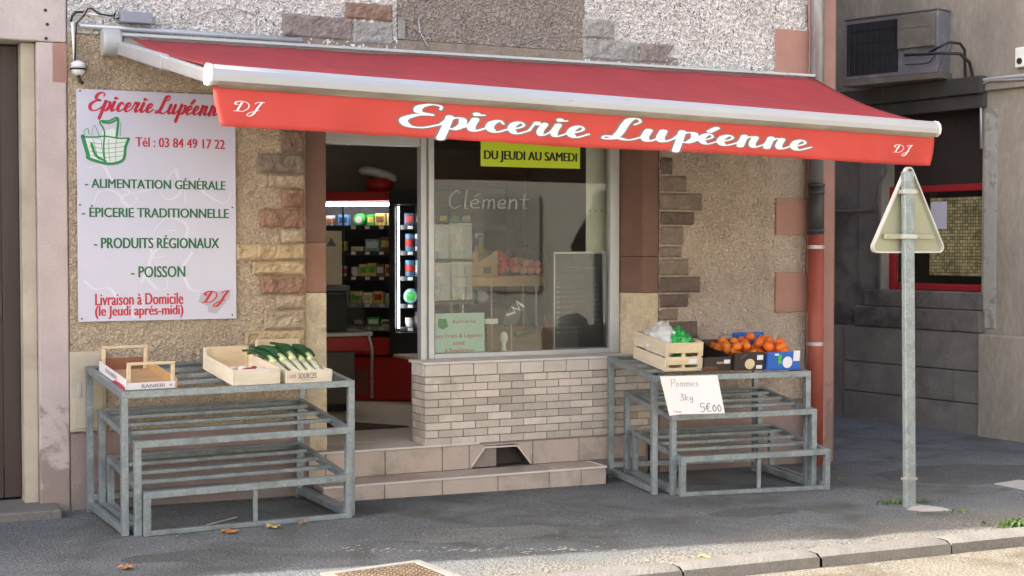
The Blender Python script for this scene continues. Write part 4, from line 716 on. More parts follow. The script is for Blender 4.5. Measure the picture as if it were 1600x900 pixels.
# slatted crate with bags
x0, x1, y0, y1, H_ = .165, .470, .125, .70, .215; T = .008
t = thing('slatted_crate', tuple(F2.top(.31, .4, .001)), 'tall slatted pine crate holding white and green plastic bags', 'crate')
b = MB(); cbox(b, F2, x0+T, x1-T, y0+T, y1-T, .003, .010); b.build('bottom', 'pine', t)
for x in (x0, x1-T):
    for z0, z1 in ((.003, .098), (.112, H_+.004)): b = MB(); cbox(b, F2, x, x+T, y0, y1, z0, z1); b.build('side_slat', 'pine_pale', t, bevel=.002)
for y in (y0+.001, y1-T-.001):
    for z0, z1 in ((.003, .028), (.050, .110), (.138, H_)): b = MB(); cbox(b, F2, x0+T+.001, x1-T-.001, y, y+T, z0, z1); b.build('end_slat', 'pine', t, bevel=.002)
for x in (x0+T+.001, x1-T-.026, (x0+x1)/2-.012):
    for y in (y0+T+.002, y1-T-.027): b = MB(); cbox(b, F2, x, x+.025, y, y+.022, .011, H_-.003); b.build('corner_post', 'pine', t)
b = MB(); cbox(b, F2, x0+.19, x0+.255, y0-.0015, y0+.0005, .055, .095); b.build('paper_label', 'label_white', t)
def bag(c, rx, ry, rz, mat, lab, seed):
    b = MB(); n, m = 60, 36; vs = lambda u, v: None
    def fn(u, v):
        th = u*2*math.pi; ph = (v-.5)*math.pi; q = Vector((math.cos(ph)*math.cos(th), math.cos(ph)*math.sin(th), math.sin(ph)))
        k = 1+.22*noise.noise(q*1.9+Vector((seed, 0, 0)))+.26*abs(noise.noise(q*3.3+Vector((0, seed, 0))))+.12*abs(noise.noise(q*8+Vector((0, seed, 3))))-.12
        return c+F2.ex*q.x*rx*k+F2.ey*q.y*ry*k+zu*q.z*rz*k
    b.grid(fn, n, m); tag(b.build('plastic_bag', mat, smooth=True), lab, 'bag')
bag(F2.top(.28, .46, .165), .115, .19, .15, 'bag_white', 'crumpled white plastic bag in the tall slatted crate', 3)
bag(F2.top(.365, .36, .17), .095, .16, .12, 'bag_green', 'shiny green plastic bag beside the white bag in the crate', 8)
def carton(F, x0, x1, y0, y1, hf, hb, mat, label, liner):
    t = thing('fruit_carton', tuple(F.top((x0+x1)/2, (y0+y1)/2, .001)), label, 'carton'); T = .006
    b = MB(); cbox(b, F, x0, x1, y0, y1, .002, .008); b.build('bottom', liner, t)
    b = MB(); cbox(b, F, x0+T, x1-T, y0, y0+T, .009, hf); b.build('front_panel', mat, t, bevel=.002)
    b = MB(); cbox(b, F, x0+T, x1-T, y1-T, y1, .009, hb); b.build('back_panel', liner, t, bevel=.002)
    for x in (x0, x1-T): b = MB(); b.prism([F.M@Vector((x, y, z)) for y, z in ((y0, .009), (y0, hf), (y0+.07, hf*.78), (y1-.10, hf*.78), (y1, hb), (y1, .009))], F.ex*T); b.build('side_panel', mat if liner != 'carton_blue' else liner, t)
    return t
def lab_(F, t, x0, x1, z0, z1, y, mat, nm='paper_label'): b = MB(); cbox(b, F, x0, x1, y-.0015, y-.0002, z0, z1); return b.build(nm, mat, t)
t1 = carton(F2, .476, .700, .10, .60, .105, .11, 'carton_black', 'nearly empty black carton next to the slatted crate', 'carton_brown'); lab_(F2, t1, .635, .685, .055, .085, .10, 'label_white'); lab_(F2, t1, .575, .63, .055, .07, .10, 'wood_honey')
b = MB(); b.prism([F2.top(.50+.075*math.cos(a*.45)+.02, .0985, .012+.028*math.sin(a*.45)) for a in range(8)], -F2.ey*.001); b.build('printed_fruit', 'carton_brown', t1)
t2 = carton(F2, .708, .962, .07, .62, .142, .15, 'carton_black', 'black carton of mandarins with an orange slice printed in front', 'carton_brown'); lab_(F2, t2, .895, .945, .082, .118, .07, 'label_white'); lab_(F2, t2, .89, .94, .014, .042, .07, 'label_white')
b = MB(); b.prism([F2.top(.835+.042*math.cos(a*.5236), .0685, .052+.040*math.sin(a*.5236)) for a in range(12)], -F2.ey*.001); b.build('printed_fruit', 'pine', t2)
b = MB(); b.prism([F2.top(.755+a, .0685, .085+c) for a, c in ((0, 0), (.045, .03), (.06, .045), (.05, .05), (.0, .018))], -F2.ey*.001); b.build('printed_twig', 'carton_brown', t2)
t3 = carton(F2, .972, 1.245, .045, .62, .142, .20, 'carton_blue', 'bright blue carton of oranges at the right end of the rack', 'carton_blue'); lab_(F2, t3, 1.19, 1.245, .07, .15, .045, 'label_white'); lab_(F2, t3, 1.03, 1.065, .115, .13, .045, 'label_white'); lab_(F2, t3, 1.06, 1.09, .05, .12, .0448, 'pack_green', 'green_print')
b = MB(); b.prism([F2.top(1.14+.042*math.cos(a*.5236), .0425, .062+.045*math.sin(a*.5236)) for a in range(12)], -F2.ey*.001); b.build('round_label', 'label_white', t3)
random.seed(11)
def fruits(F, x0, x1, y0, y1, z0, r_, nx, ny, layers, mat, name, label, cat, grp):
    b = MB(); b.ball(F.top(x0, y0, z0), r_, 16, 10, sq=(1, 1, .93)); proto = tag(b.build(name, mat, smooth=True), label, cat, grp); k = 0
    for l in range(layers):
        for i in range(nx-l):
            for j in range(ny-l):
                q = F.top(x0+(i+.5+l*.5)*(x1-x0)/nx+random.uniform(-.006, .006), y0+(j+.5+l*.5)*(y1-y0)/ny+random.uniform(-.008, .008), z0+r_+l*r_*1.35+random.uniform(-.004, .006)+.012*math.sin(i+j*1.7))
                o = proto if k == 0 else proto.copy()
                if k: COL.objects.link(o)
                o.location = q-Vector((0, 0, 0)); o.rotation_euler = (random.uniform(0, 3), random.uniform(0, 3), random.uniform(0, 6)); k += 1
def recentre(): pass
fruits(F2, .718, .954, .10, .58, .065, .033, 3, 7, 2, 'mandarin', 'mandarin', 'mandarin heaped in the black carton beside the blue one', 'mandarin', 'mandarins in the black carton')
fruits(F2, .985, 1.235, .08, .58, .075, .039, 3, 6, 2, 'orange_peel', 'orange', 'orange heaped in the bright blue carton', 'orange', 'oranges in the blue carton')
# price board
q = [at(1031, 588, 8.70), at(1121, 586, 8.60), at(1131, 640, 8.56), at(1044, 648, 8.66)]
ux = (q[1]-q[0]); uy = (q[3]-q[0]); nn = ux.cross(uy).normalized(); nn = nn if nn.y < 0 else -nn
t = thing('price_board', tuple((q[2]+q[3])/2), 'white price board for apples leaning on the front of the right rack', 'price board')
b = MB(); b.prism([q[0], q[1], q[3]+ux*.985, q[3]+ux*.2, q[3]+ux*.02+uy*.03], -nn*.005); b.build('panel', 'board_white', t)
fb = lambda a, c, l: q[0]+ux*a+uy*(1-c)*1.0+nn*(l+.0005)+uy*0
b = MB(); script(b, 'Pommes', fb, .15, .64, .72, .10, .09, .07, HAND, .10); b.build('handwriting', 'ink', t)
b = MB(); script(b, '3kg', fb, .26, .50, .36, .09, .11, .09, HAND, .08); b.build('handwriting', 'ink', t)
b = MB(); script(b, '5€00', fb, .57, .95, .05, .115, .14, .12, HAND, .06); b.build('handwriting', 'ink', t)
b = MB(); script(b, 'C3em', lambda a, c, l: fb(a, c, l), .10, .24, .05, .025, .2, .2, HAND, 0); b.build('red_scribble', 'letter_red', t)
# ------------------------------------------------------------------ signs and things in the window
p, q = at(751, 222, YF-.006), at(906, 267, YF-.006)
t = thing('opening_days_sign', ((p.x+q.x)/2, YF-.01, q.z), 'bright yellow-green paper sign hanging at the top of the shop window', 'sign')
b = MB(); b.box(p.x, q.x, YF-.009, YF-.006, q.z+.016, p.z+.2); b.build('paper', 'yellow_green', t)
b = MB(); fy = lambda a, c, l: Vector((a, YF-.009-l*.3, c)); write(b, 'DU JEUDI AU SAMEDI', fy, p.x+.03, q.x-.03, q.z+.05, q.z+.14, .03); b.build('lettering', 'letter_black', t)
YI = YF+.09
p, q = at(865, 394, YI), at(953, 552, YI); bt = .978
t = thing('menu_chalkboard', ((p.x+q.x)/2, YI, bt), 'dark framed chalkboard menu standing inside the window at the right', 'chalkboard')
b = MB(); b.box(p.x+.012, q.x-.06, YI, YI+.012, bt+.012, p.z-.012); b.build('slate', 'slate', t)
b = MB()
for a in ((p.x, p.x+.011, bt, p.z), (q.x-.059, q.x-.048, bt, p.z)): b.box(a[0], a[1], YI-.006, YI+.014, a[2], a[3])
b.box(p.x+.0115, q.x-.0595, YI-.006, YI+.014, p.z-.011, p.z); b.box(p.x+.0115, q.x-.0595, YI-.006, YI+.014, bt, bt+.011); b.build('frame', 'clip_grey', t)
random.seed(3)
fc = lambda a, c, l: Vector((a, YI-.001-l*.3, c))
def scrawl(mb, x, z, w_, h):
    n = max(3, int(w_/.011)); pts = [(x+w_*i/n, z+h*(random.random()-.2)*(1 if i % 2 else .25)) for i in range(n+1)]; stroke(mb, catmull(pts, 4), fc, .004, .003, .001)
b = MB(); w_ = q.x-.06-p.x; H2 = p.z-bt
for i in range(10): scrawl(b, p.x+.07, p.z-H2*.36-i*H2*.052, random.uniform(.08, .22), .014)
for i in range(9): scrawl(b, p.x+w_*.78, p.z-H2*.34-i*H2*.052, .05, .012)
scrawl(b, p.x+.10, p.z-H2*.16, .13, .02); scrawl(b, p.x+.27, p.z-H2*.17, .13, .02); scrawl(b, p.x+.06, p.z-H2*.25, .2, .014); b.build('chalk_writing', 'chalk', t)
b = MB()
for i in range(10): b.box(p.x+.028, p.x+.052, YI-.002, YI-.0008, p.z-H2*.365-i*H2*.052, p.z-H2*.352-i*H2*.052)
b.build('price_dash', 'chalk_green', t)
b = MB(); m_ = p.x+w_*.5; b.tube([(m_-.05, YI-.008, p.z-.02), (m_-.05, YI-.01, p.z-.055), (m_+.06, YI-.01, p.z-.055), (m_+.06, YI-.008, p.z-.02)], .003, 6); b.build('hook', 'chalk', t)
p, q = at(915, 232, YF+.06), at(951, 392, YF+.06)
t = thing('curtain_panel', (p.x, YF+.06, .99), 'tall cream panel behind the right edge of the window glass', 'panel')
b = MB(); b.box(at(916, 300, YF+.13).x, wr+.10, YF+.13, YF+.14, .99, 2.75); b.build('board', 'panel_cream', t)
b = MB()
for k in range(3): c = at(921+9*k, 329, YF+.1285); b.lathe(c, [(.008, 0), (.008, .004)], 10, (0, -1, 0))
b.build('dot', 'clip_grey', t)
# bench inside the window and what stands on it
t = thing('window_bench', (4.75, 10.4, .329), 'low bench inside the shop window under the displays', 'bench')
b = MB(); b.box(4.0, 5.62, 10.04, 10.75, .91, .93); b.build('top', 'wood_honey', t); 
for x in (4.30, 5.55): b = MB(); b.box(x, x+.05, 10.10, 10.15, .33, .899); b.build('leg', 'counter_olive', t)
p, q = at(680, 490, YF+.05), at(757, 556, YF+.05)
t = thing('window_poster', (p.x, YF+.05, .93), 'pale green poster with red lettering at the lower left of the window', 'poster')
b = MB(); b.box(p.x, q.x, YF+.05, YF+.054, .945, p.z); b.build('paper', 'poster_green', t); fp = lambda a, c, l: Vector((a, YF+.05-l*.3, c)); hh = p.z-.945
b = MB(); xw = q.x-p.x; write(b, 'nos Fruits & Légumes', fp, p.x+.02*xw, p.x+.96*xw, p.z-.58*hh, p.z-.46*hh, .02); write(b, 'sont', fp, p.x+.36*xw, p.x+.6*xw, p.z-.72*hh, p.z-.64*hh, .02); write(b, "à l'extérieur", fp, p.x+.2*xw, p.x+.8*xw, p.z-.90*hh, p.z-.78*hh, .02); write(b, 'Epicerie', fp, p.x+.36*xw, p.x+.82*xw, p.z-.25*hh, p.z-.15*hh, .02); b.build('lettering', 'poster_red', t)
b = MB(); b.prism([fp(p.x+xw*a, p.z-hh*c, .002) for a, c in ((.06, .12), (.22, .12), (.26, .3), (.15, .36), (.05, .3))], (0, -.0003, 0)); b.build('basket_print', 'letter_green', t)
YS2 = 10.55; p, q = at(716, 432, YS2), at(852, 447, YS2)
t = thing('display_shelf', ((p.x+q.x)/2, YS2, .93), 'wooden display shelf on slim legs in the middle of the window', 'shelf')
b = MB(); b.box(p.x, q.x, YS2, YS2+.34, q.z, p.z); b.build('board', 'wood_honey', t, bevel=.012)
for x in (p.x+.06, q.x-.06):
    for y in (YS2+.05, YS2+.29): b = MB(); b.tube([(x, y, .931), (x, y, q.z)], .009, 8); b.build('leg', 'steel', t)
zS = p.z
for (xa, xb, z1, m_, tilt, lab) in ((712, 745, 392, 'wood_honey', 1, 'tilted wooden box on the left of the window shelf'), (742, 775, 392, 'wood_honey', 1, 'second tilted wooden box in the middle of the window shelf')):
    a_, c_ = at(xa, 430, YS2+.08), at(xb, 430, YS2+.08); top_ = at(xb, z1, YS2+.2).z
    tb = thing('tilted_box', ((a_.x+c_.x)/2, YS2+.18, zS), lab, 'box')
    b = MB(); b.prism([(a_.x+.008, YS2+.05, zS+.001), (c_.x, YS2+.05, zS+.001), (c_.x, YS2+.05, top_), (c_.x-.012, YS2+.05, top_+.004), (a_.x+.008, YS2+.05, zS+.10)], (0, .012, 0)); b.build('side', m_, tb)
    b = MB(); b.prism([(a_.x+.008, YS2+.26, zS+.001), (c_.x, YS2+.26, zS+.001), (c_.x, YS2+.26, top_), (c_.x-.012, YS2+.26, top_+.004), (a_.x+.008, YS2+.26, zS+.10)], (0, .012, 0)); b.build('side', m_, tb)
    b = MB(); b.beam((a_.x+.01, YS2+.161, zS+.10), (c_.x-.006, YS2+.161, top_-.006), .196, .012); b.build('lid', 'pine', tb)
    b = MB(); b.box(a_.x+.06, a_.x+.13, YS2+.045, YS2+.049, zS+.02, zS+.075); b.build('price_card', 'slate', tb)
random.seed(5)
c0f = at(760, 430, YS2+.1); c1f = at(848, 430, YS2+.1)
protos = {}
for i in range(34):
    u = random.random(); v = random.random(); lay = i//16; m_ = ('tomato', 'apple_pink')[int(u > .42)]; nm = ('tomato', 'apple')[int(u > .42)]
    pos = (c0f.x+.05+(c1f.x-c0f.x-.06)*(.1*lay+u*(1-.2*lay)), YS2+.05+.24*(.1+.8*v), zS+.040+lay*.055+.028*v)
    if nm not in protos:
        b = MB(); b.ball((0, 0, 0), .037, 14, 9, sq=(1, 1, .9)); o = b.build(nm, m_, smooth=True, base=(0, 0, 0)); tag(o, ('ripe red tomato in the heap on the window shelf', 'pinkish apple in the heap on the window shelf')[int(u > .42)], nm, ('tomatoes', 'apples')[int(u > .42)]+' on the window shelf'); protos[nm] = o
    else: o = protos[nm].copy(); COL.objects.link(o)
    o.location = pos
p = at(822, 392, YS2+.5); b = MB(); b.ball((p.x, YS2+.55, 1.66), .17, 24, 14, sq=(1.1, .6, .85), bumpy=.5); b.lathe((p.x, YS2+.55, .931), [(.12, 0), (.12, .015), (.02, .03), (.018, .62)], 14); tag(b.build('covered_basket', 'cloth_navy', smooth=True), 'dark cloth-covered stand behind the apple heap in the window', 'stand')
p = at(752, 375, YS2+.28); t = thing('oil_bottle', (p.x, YS2+.30, zS), 'olive yellow bottle standing behind the tilted boxes', 'bottle'); b = MB(); b.lathe((p.x, YS2+.30, zS+.001), [(.05, 0), (.052, .17), (.048, .20), (.02, .26), (.018, .31)], 16); b.build('glass_body', 'oil_bottle', t, smooth=True); b = MB(); b.lathe((p.x, YS2+.30, zS+.312), [(.021, 0), (.021, .03)], 12); b.build('cap', 'jamb_brown', t)
def bin_(x_a, x_b, ya, yb, Y, lab, zb=None):
    a_, c_ = at(x_a, yb, Y), at(x_b, ya, Y); z0 = zb if zb else a_.z; t = thing('clear_bin', ((a_.x+c_.x)/2, Y+.1, z0), lab, 'bin', 'clear plastic bins'); h = c_.z-z0; w_ = c_.x-a_.x
    b = MB()
    for f_ in (([(0, 0, 0), (w_, 0, 0), (w_*.95, 0, h), (-w_*.05, -.0, h)], (0, .006, 0)), ([(0, .2, 0), (w_, .2, 0), (w_*.95, .25, h*1.1), (-w_*.05, .25, h*1.1)], (0, .006, 0))): b.prism([Vector((a_.x, Y, z0))+Vector(q_) for q_ in f_[0]], f_[1])
    b.box(a_.x, a_.x+.006, Y+.01, Y+.2, z0, z0+h*.9); b.box(a_.x+w_-.006, a_.x+w_, Y+.01, Y+.2, z0, z0+h*.9); b.build('body', 'clear_plastic', t)
    b = MB(); b.tube([Vector((a_.x-.01, Y-.005, z0+h)), Vector((a_.x+w_*.97, Y-.005, z0+h))], .006, 6); b.build('rim', 'sign_whitish', t)
bin_(680, 702, 352, 404, 10.45, 'clear plastic bin at the upper left of the window'); bin_(704, 738, 350, 404, 10.45, 'clear plastic bin second from the left, upper row')
bin_(680, 704, 412, 470, 10.45, 'clear plastic bin at the left of the lower row'); bin_(706, 738, 410, 468, 10.45, 'clear plastic bin beside the tilted boxes, lower row')
a_, c_ = at(679, 404, 10.42), at(742, 404, 10.42); t = thing('bin_stand', ((a_.x+c_.x)/2, 10.5, .93), 'dark two-level stand carrying the clear bins in the window', 'stand'); zz = at(710, 405, 10.45).z; z2 = at(710, 470, 10.45).z
b = MB(); b.box(a_.x, c_.x, 10.44, 10.70, zz-.022, zz-.002); b.box(a_.x, c_.x, 10.44, 10.70, z2-.03, z2-.006); b.build('shelf', 'fridge_black', t)
for x in (a_.x+.01, c_.x-.01): b = MB(); b.box(x-.008, x+.008, 10.705, 10.72, .931, zz+.1); b.build('upright', 'fridge_black', t)
p = at(768, 450, 10.2); t = thing('clip_rod', (p.x, 10.2, .93), 'thin upright rod with a white clip standing in the window', 'rod'); b = MB(); b.tube([(p.x, 10.2, .931), (p.x, 10.2, at(768, 432, 10.2).z)], .005, 8); b.build('rod', 'steel', t); zc = at(768, 502, 10.2).z
b = MB(); b.box(p.x-.06, p.x+.05, 10.185, 10.215, zc-.02, zc+.02); b.build('clip', 'white_plastic', t, bevel=.004)
p = at(787, 520, 10.16); t = thing('white_finial', (p.x, 10.16, .93), 'small turned white post with a round top in the window', 'post'); b = MB(); b.lathe((p.x, 10.16, .931), [(.024, 0), (.02, .06), (.016, .10), (.03, .125), (.034, .15), (.028, .18), (.01, .195)], 16); b.build('turned_post', 'white_plastic', t, smooth=True)
p, q = at(783, 493, 10.45), at(872, 553, 10.45); t = thing('vegetable_tray', ((p.x+q.x)/2, 10.55, .93), 'wooden tray with a courgette in the lower right of the window', 'tray')
b = MB(); b.prism([(p.x, 10.36, .932), (q.x, 10.36, .932), (q.x, 10.70, 1.12), (p.x, 10.70, 1.12)], (0, 0, .012)); b.build('bottom', 'wood_honey', t)
b = MB(); b.prism([(p.x-.014, 10.36, .932), (p.x-.014, 10.70, .932), (p.x-.014, 10.70, 1.22), (p.x-.014, 10.36, 1.0)], (.013, 0, 0)); b.build('side', 'wood_honey', t)
b = MB(); b.prism([(q.x+.001, 10.36, .932), (q.x+.001, 10.70, .932), (q.x+.001, 10.70, 1.22), (q.x+.001, 10.36, 1.0)], (.013, 0, 0)); b.build('side', 'wood_honey', t)
c = Vector(((p.x+q.x)/2+.02, 10.58, 1.095)); b = MB(); b.tube([c+Vector((-.12, -.05, -.02)), c+Vector((-.09, -.04, -.015)), c, c+Vector((.10, .03, .03)), c+Vector((.13, .035, .038))], [.012, .026, .03, .028, .012], 12); tag(b.build('courgette', 'courgette', smooth=True), 'dark green courgette lying on the wooden window tray', 'courgette')
p = at(803, 488, 10.22); t = thing('price_clip', (p.x, 10.22, .93), 'tilted dark card with a white zigzag mark in the window', 'price card'); b = MB(); cz = p.z; b.prism([(p.x-.10, 10.22, cz-.09), (p.x+.02, 10.22, cz-.10), (p.x+.09, 10.22, cz+.05), (p.x+.02, 10.22, cz+.10), (p.x-.07, 10.22, cz)], (0, .006, 0)); b.build('card', 'slate', t); b = MB(); stroke(b, [Vector(k) for k in ((p.x-.06, cz-.02, 0), (p.x+.01, cz+.0, 0), (p.x-.02, cz+.04, 0), (p.x+.05, cz+.02, 0), (p.x+.02, cz+.09, 0), (p.x+.085, cz+.045, 0))], lambda a, c, l: Vector((a, 10.2195-l, c)), .022, .02); b.build('zigzag', 'white_plastic', t); b = MB(); b.tube([(p.x-.02, 10.23, .931), (p.x-.02, 10.23, cz-.05)], .006, 6); b.build('stem', 'steel', t)
# ------------------------------------------------------------------ inside the shop
fo = Vector((4.18, 13.0, .33)); fx = Vector((.797, -.605, 0)).normalized(); fy_ = Vector((.605, .797, 0)).normalized()
MF = Matrix(((fx.x, fy_.x, 0, fo.x), (fx.y, fy_.y, 0, fo.y), (0, 0, 1, fo.z), (0, 0, 0, 1)))
fr = thing('display_fridge', tuple(fo), 'open display fridge with red base and canopy, lit from inside, seen through the doorway', 'fridge')
def fbox(mb, *a): mb.box(*a, M=MF)
DV = .62
b = MB(); fbox(b, -.5, 1.75, .02, .7, 0, .42); b.build('base', 'fridge_red', fr, bevel=.02)
b = MB(); 
for i in range(9): fbox(b, .16+i*.026, .176+i*.026, .012, .02, .06, .30)
b.build('vent_grille', 'jamb_brown', fr)
b = MB(); fbox(b, -.5, DV-.001, .0, .7, .44, .60); b.build('front_tray', 'fridge_red', fr, bevel=.01)
b = MB(); fbox(b, DV, 1.75, -.06, .7, .43, .66); b.build('front_tray', 'fridge_black', fr, bevel=.01)
b = MB(); fbox(b, -.5, 1.75, .62, .7, .60, 1.98); fbox(b, -.52, -.5, .02, .7, .42, 1.98); b.build('back', 'fridge_inside', fr)
b = MB(); fbox(b, DV, DV+.06, -.06, .62, .661, 1.98); fbox(b, 1.73, 1.75, -.06, .62, .661, 1.98); b.build('divider', 'fridge_black', fr)
b = MB(); fbox(b, .14, .155, -.005, .01, .66, 1.86); b.build('door_edge', 'fridge_black', fr)
b = MB(); fbox(b, -.52, DV-.001, .0, .7, 1.90, 1.99); b.build('canopy', 'fridge_red', fr, bevel=.008)
b = MB(); fbox(b, DV, 1.75, -.07, .7, 1.86, 2.0); b.build('canopy', 'fridge_black', fr, bevel=.008)
b = MB(); b.tube([MF@Vector((-.48, .09, 1.87)), MF@Vector((DV-.02, .09, 1.87))], .015, 10); b.build('light_tube', 'tube_light', fr)
b = MB(); b.tube([MF@Vector((DV+.085, -.03, .70)), MF@Vector((DV+.085, -.03, 1.84))], .008, 10); b.build('light_tube', 'tube_light', fr)
SH = (.70, .92, 1.18, 1.42, 1.665)
for z in SH:
    b = MB(); fbox(b, -.49, DV-.01, .10, .61, z-.018, z); fbox(b, -.49, DV-.01, .085, .10, z-.035, z+.006); b.build('shelf', 'steel' if z < .95 else 'fridge_black', fr)
    b = MB(); fbox(b, DV+.07, 1.72, .04, .61, z-.018, z); fbox(b, DV+.07, 1.72, .025, .04, z-.035, z+.006); b.build('shelf', 'fridge_black', fr)
    for k in range(3): b = MB(); fbox(b, .20+k*.14, .245+k*.14, .080, .0845, z-.03, z+.0); b.build('price_strip', 'label_white', fr)
    b = MB(); fbox(b, DV+.16, DV+.21, .020, .0245, z-.03, z); b.build('price_strip', 'label_white', fr)
random.seed(21)
NM = {0.70: 'bottom', .92: 'second lowest', 1.18: 'middle', 1.42: 'second highest', 1.665: 'top'}
def pack(x, z, w_, h, col, kind, side, y=.14, tilt=0):
    b = MB(); A = MF@Vector((x+w_/2, y, z+.001))
    if kind == 'tub': b.lathe(A+fy_*(w_/2), [(w_*.42, 0), (w_*.5, h*.85), (w_*.52, h*.86), (w_*.52, h)], 14)
    elif kind == 'can': b.lathe(A+fy_*(w_/2), [(w_*.46, 0), (w_*.5, h*.04), (w_*.5, h*.96), (w_*.46, h)], 14)
    elif kind == 'wheel': b.lathe(MF@Vector((x+w_/2, y-.01, z+h/2+.002)), [(h*.45, 0), (h*.5, .02), (h*.5, .10), (h*.45, .12)], 18, fy_)
    else: fbox(b, x, x+w_, y+tilt, y+w_*.8+tilt, z+.001, z+h)
    h *= 1; o = b.build('grocery_'+{'tub': 'tub', 'can': 'can', 'wheel': 'cheese', 'box': 'packet'}[kind], 'pack_'+col, smooth=False, bevel=.004)
    b = MB(); lc = random.choice(('pack_red', 'label_white', 'pack_navy', 'pack_yellow', 'pack_green', 'pack_brown'))
    if kind == 'box': fbox(b, x+w_*.12, x+w_*.88, y+tilt-.001, y+tilt-.0002, z+h*.3, z+h*.78)
    elif kind == 'wheel': b.lathe(MF@Vector((x+w_/2, y-.0112, z+h/2+.002)), [(h*.30, 0), (h*.30, .001)], 14, fy_)
    else: b.lathe(A+fy_*(w_/2), [(w_*.525, h*.28), (w_*.525, h*.72)], 14)
    b.build('label_band', lc, o)
    nm = {'tub': 'tub', 'can': 'can', 'wheel': 'round cheese box', 'box': 'packet'}[kind]
    tag(o, f'{col} {nm} on the {NM[z]} fridge shelf, {side} of the black divider', nm, f'{col} {nm}s on the {NM[z]} fridge shelf')
for x, w_, h, c, k in ((.20, .12, .12, 'green', 'wheel'), (.34, .07, .11, 'green', 'box'), (.42, .10, .12, 'yellow', 'box'), (.54, .06, .12, 'white', 'box'), (-.1, .1, .10, 'white', 'tub'), (.05, .1, .11, 'blue', 'box')): pack(x, 1.665, w_, h, c, k, 'left')
for x, w_, h, c, k in ((.18, .12, .05, 'white', 'box'), (.32, .14, .12, 'teal', 'box'), (.47, .10, .14, 'brown', 'box'), (.0, .12, .1, 'yellow', 'box')): pack(x, 1.42, w_, h, c, k, 'left')
for x, w_, h, c, k in ((.17, .08, .09, 'white', 'tub'), (.26, .08, .12, 'yellow', 'box'), (.345, .08, .13, 'yellow', 'box'), (.43, .08, .12, 'brown', 'box'), (.52, .08, .12, 'yellow', 'box'), (.02, .1, .1, 'white', 'tub')): pack(x, 1.18, w_, h, c, k, 'left')
for x, w_, h, c, k in ((.02, .13, .12, 'teal', 'box'), (.17, .11, .12, 'yellow', 'box'), (.29, .10, .11, 'white', 'box'), (.40, .10, .12, 'yellow', 'box'), (.51, .09, .10, 'white', 'tub')): pack(x, .92, w_, h, c, k, 'left')
for x, w_, h, c, k in ((.2, .1, .08, 'brown', 'box'), (.34, .12, .09, 'green', 'box'), (.48, .1, .07, 'white', 'box')): pack(x, .70, w_, h, c, k, 'left')
for z, items in ((1.665, [(.1, .12, 'navy', 'box')]*6), (1.42, [(.085, .17, 'blue', 'can'), (.085, .17, 'white', 'can')]*4), (1.18, [(.09, .16, 'blue', 'can'), (.09, .16, 'teal', 'can')]*4), (.92, [(.13, .15, 'teal', 'wheel')]*6), (.70, [(.08, .09, 'white', 'tub'), (.08, .15, 'navy', 'can')]*4)):
    x = DV+.11
    for w_, h, c, k in items:
        if x+w_ > 1.7: break
        pack(x, z, w_, h, c, k, 'right', y=.07); x += w_+.012
p = MF@Vector((.42, .3, 1.991)); t = thing('red_tub', tuple(p), 'red tub with a tilted white lid on top of the fridge', 'tub'); b = MB(); b.lathe(p, [(.12, 0), (.15, .13)], 20); b.build('body', 'fridge_red', t, smooth=True); b = MB(); b.lathe(p+Vector((-.03, 0, .14)), [(.17, 0), (.19, .03), (.17, .07)], 20, (.28, 0, 1)); b.build('lid', 'white_plastic', t, smooth=True)
ct = thing('shop_counter', (3.7, 12.0, .33), 'serving counter with red band and steel edge inside the doorway', 'counter')
b = MB(); b.box(3.0, 4.10, 12.0, 12.6, .40, .87); b.build('body', 'counter_olive', ct, bevel=.01)
b = MB(); b.box(3.0, 4.12, 12.05, 12.6, .331, .398); b.build('plinth', 'fridge_black', ct)
b = MB(); b.box(3.0, 4.24, 11.95, 12.6, .872, 1.0); b.build('red_band', 'fridge_red', ct, bevel=.01)
b = MB(); b.box(3.0, 4.25, 11.94, 12.6, 1.002, 1.04); b.build('steel_edge', 'steel', ct, bevel=.006)
b = MB(); b.prism([(3.0, 11.97, 1.042), (4.22, 11.97, 1.042), (4.22, 12.15, 1.36), (3.0, 12.15, 1.36)], (0, .008, .004)); b.build('glass_guard', 'clear_plastic', ct)
b = MB(); b.tube([(4.235, 11.93, .45), (4.235, 11.93, .90), (4.215, 11.95, 1.0)], .014, 8); b.build('bumper_rail', 'steel', ct)
t = thing('cardboard_carton', (3.85, 12.3, 1.45), 'beige carton with a dark triangle mark stacked inside the doorway', 'carton'); b = MB(); b.box(3.55, 4.05, 12.2, 12.55, 1.452, 1.94); b.build('box', 'carton_beige', t, bevel=.006); b = MB(); b.prism([(3.90, 12.198, 1.80), (4.0, 12.198, 1.80), (3.95, 12.198, 1.88)], (0, .001, 0)); b.build('triangle_mark', 'ink', t)
t = thing('black_crate', (3.85, 12.3, 1.05), 'black plastic crate under the beige carton on the counter', 'crate'); b = MB(); b.box(3.5, 4.09, 12.17, 12.58, 1.042, 1.40); b.build('body', 'fridge_black', t, bevel=.01); b = MB(); b.box(3.48, 4.11, 12.16, 12.59, 1.401, 1.448); b.build('rim', 'ink', t, bevel=.006)
b = MB(); b.prism([(4.13, 10.75, .331), (3.66, 11.36, .331), (2.95, 11.3, .331), (3.0, 10.76, .331)], (0, 0, .012)); tag(b.build('door_mat', 'mat_brown'), 'dark reddish brown mat on the shop floor inside the doorway', 'mat')
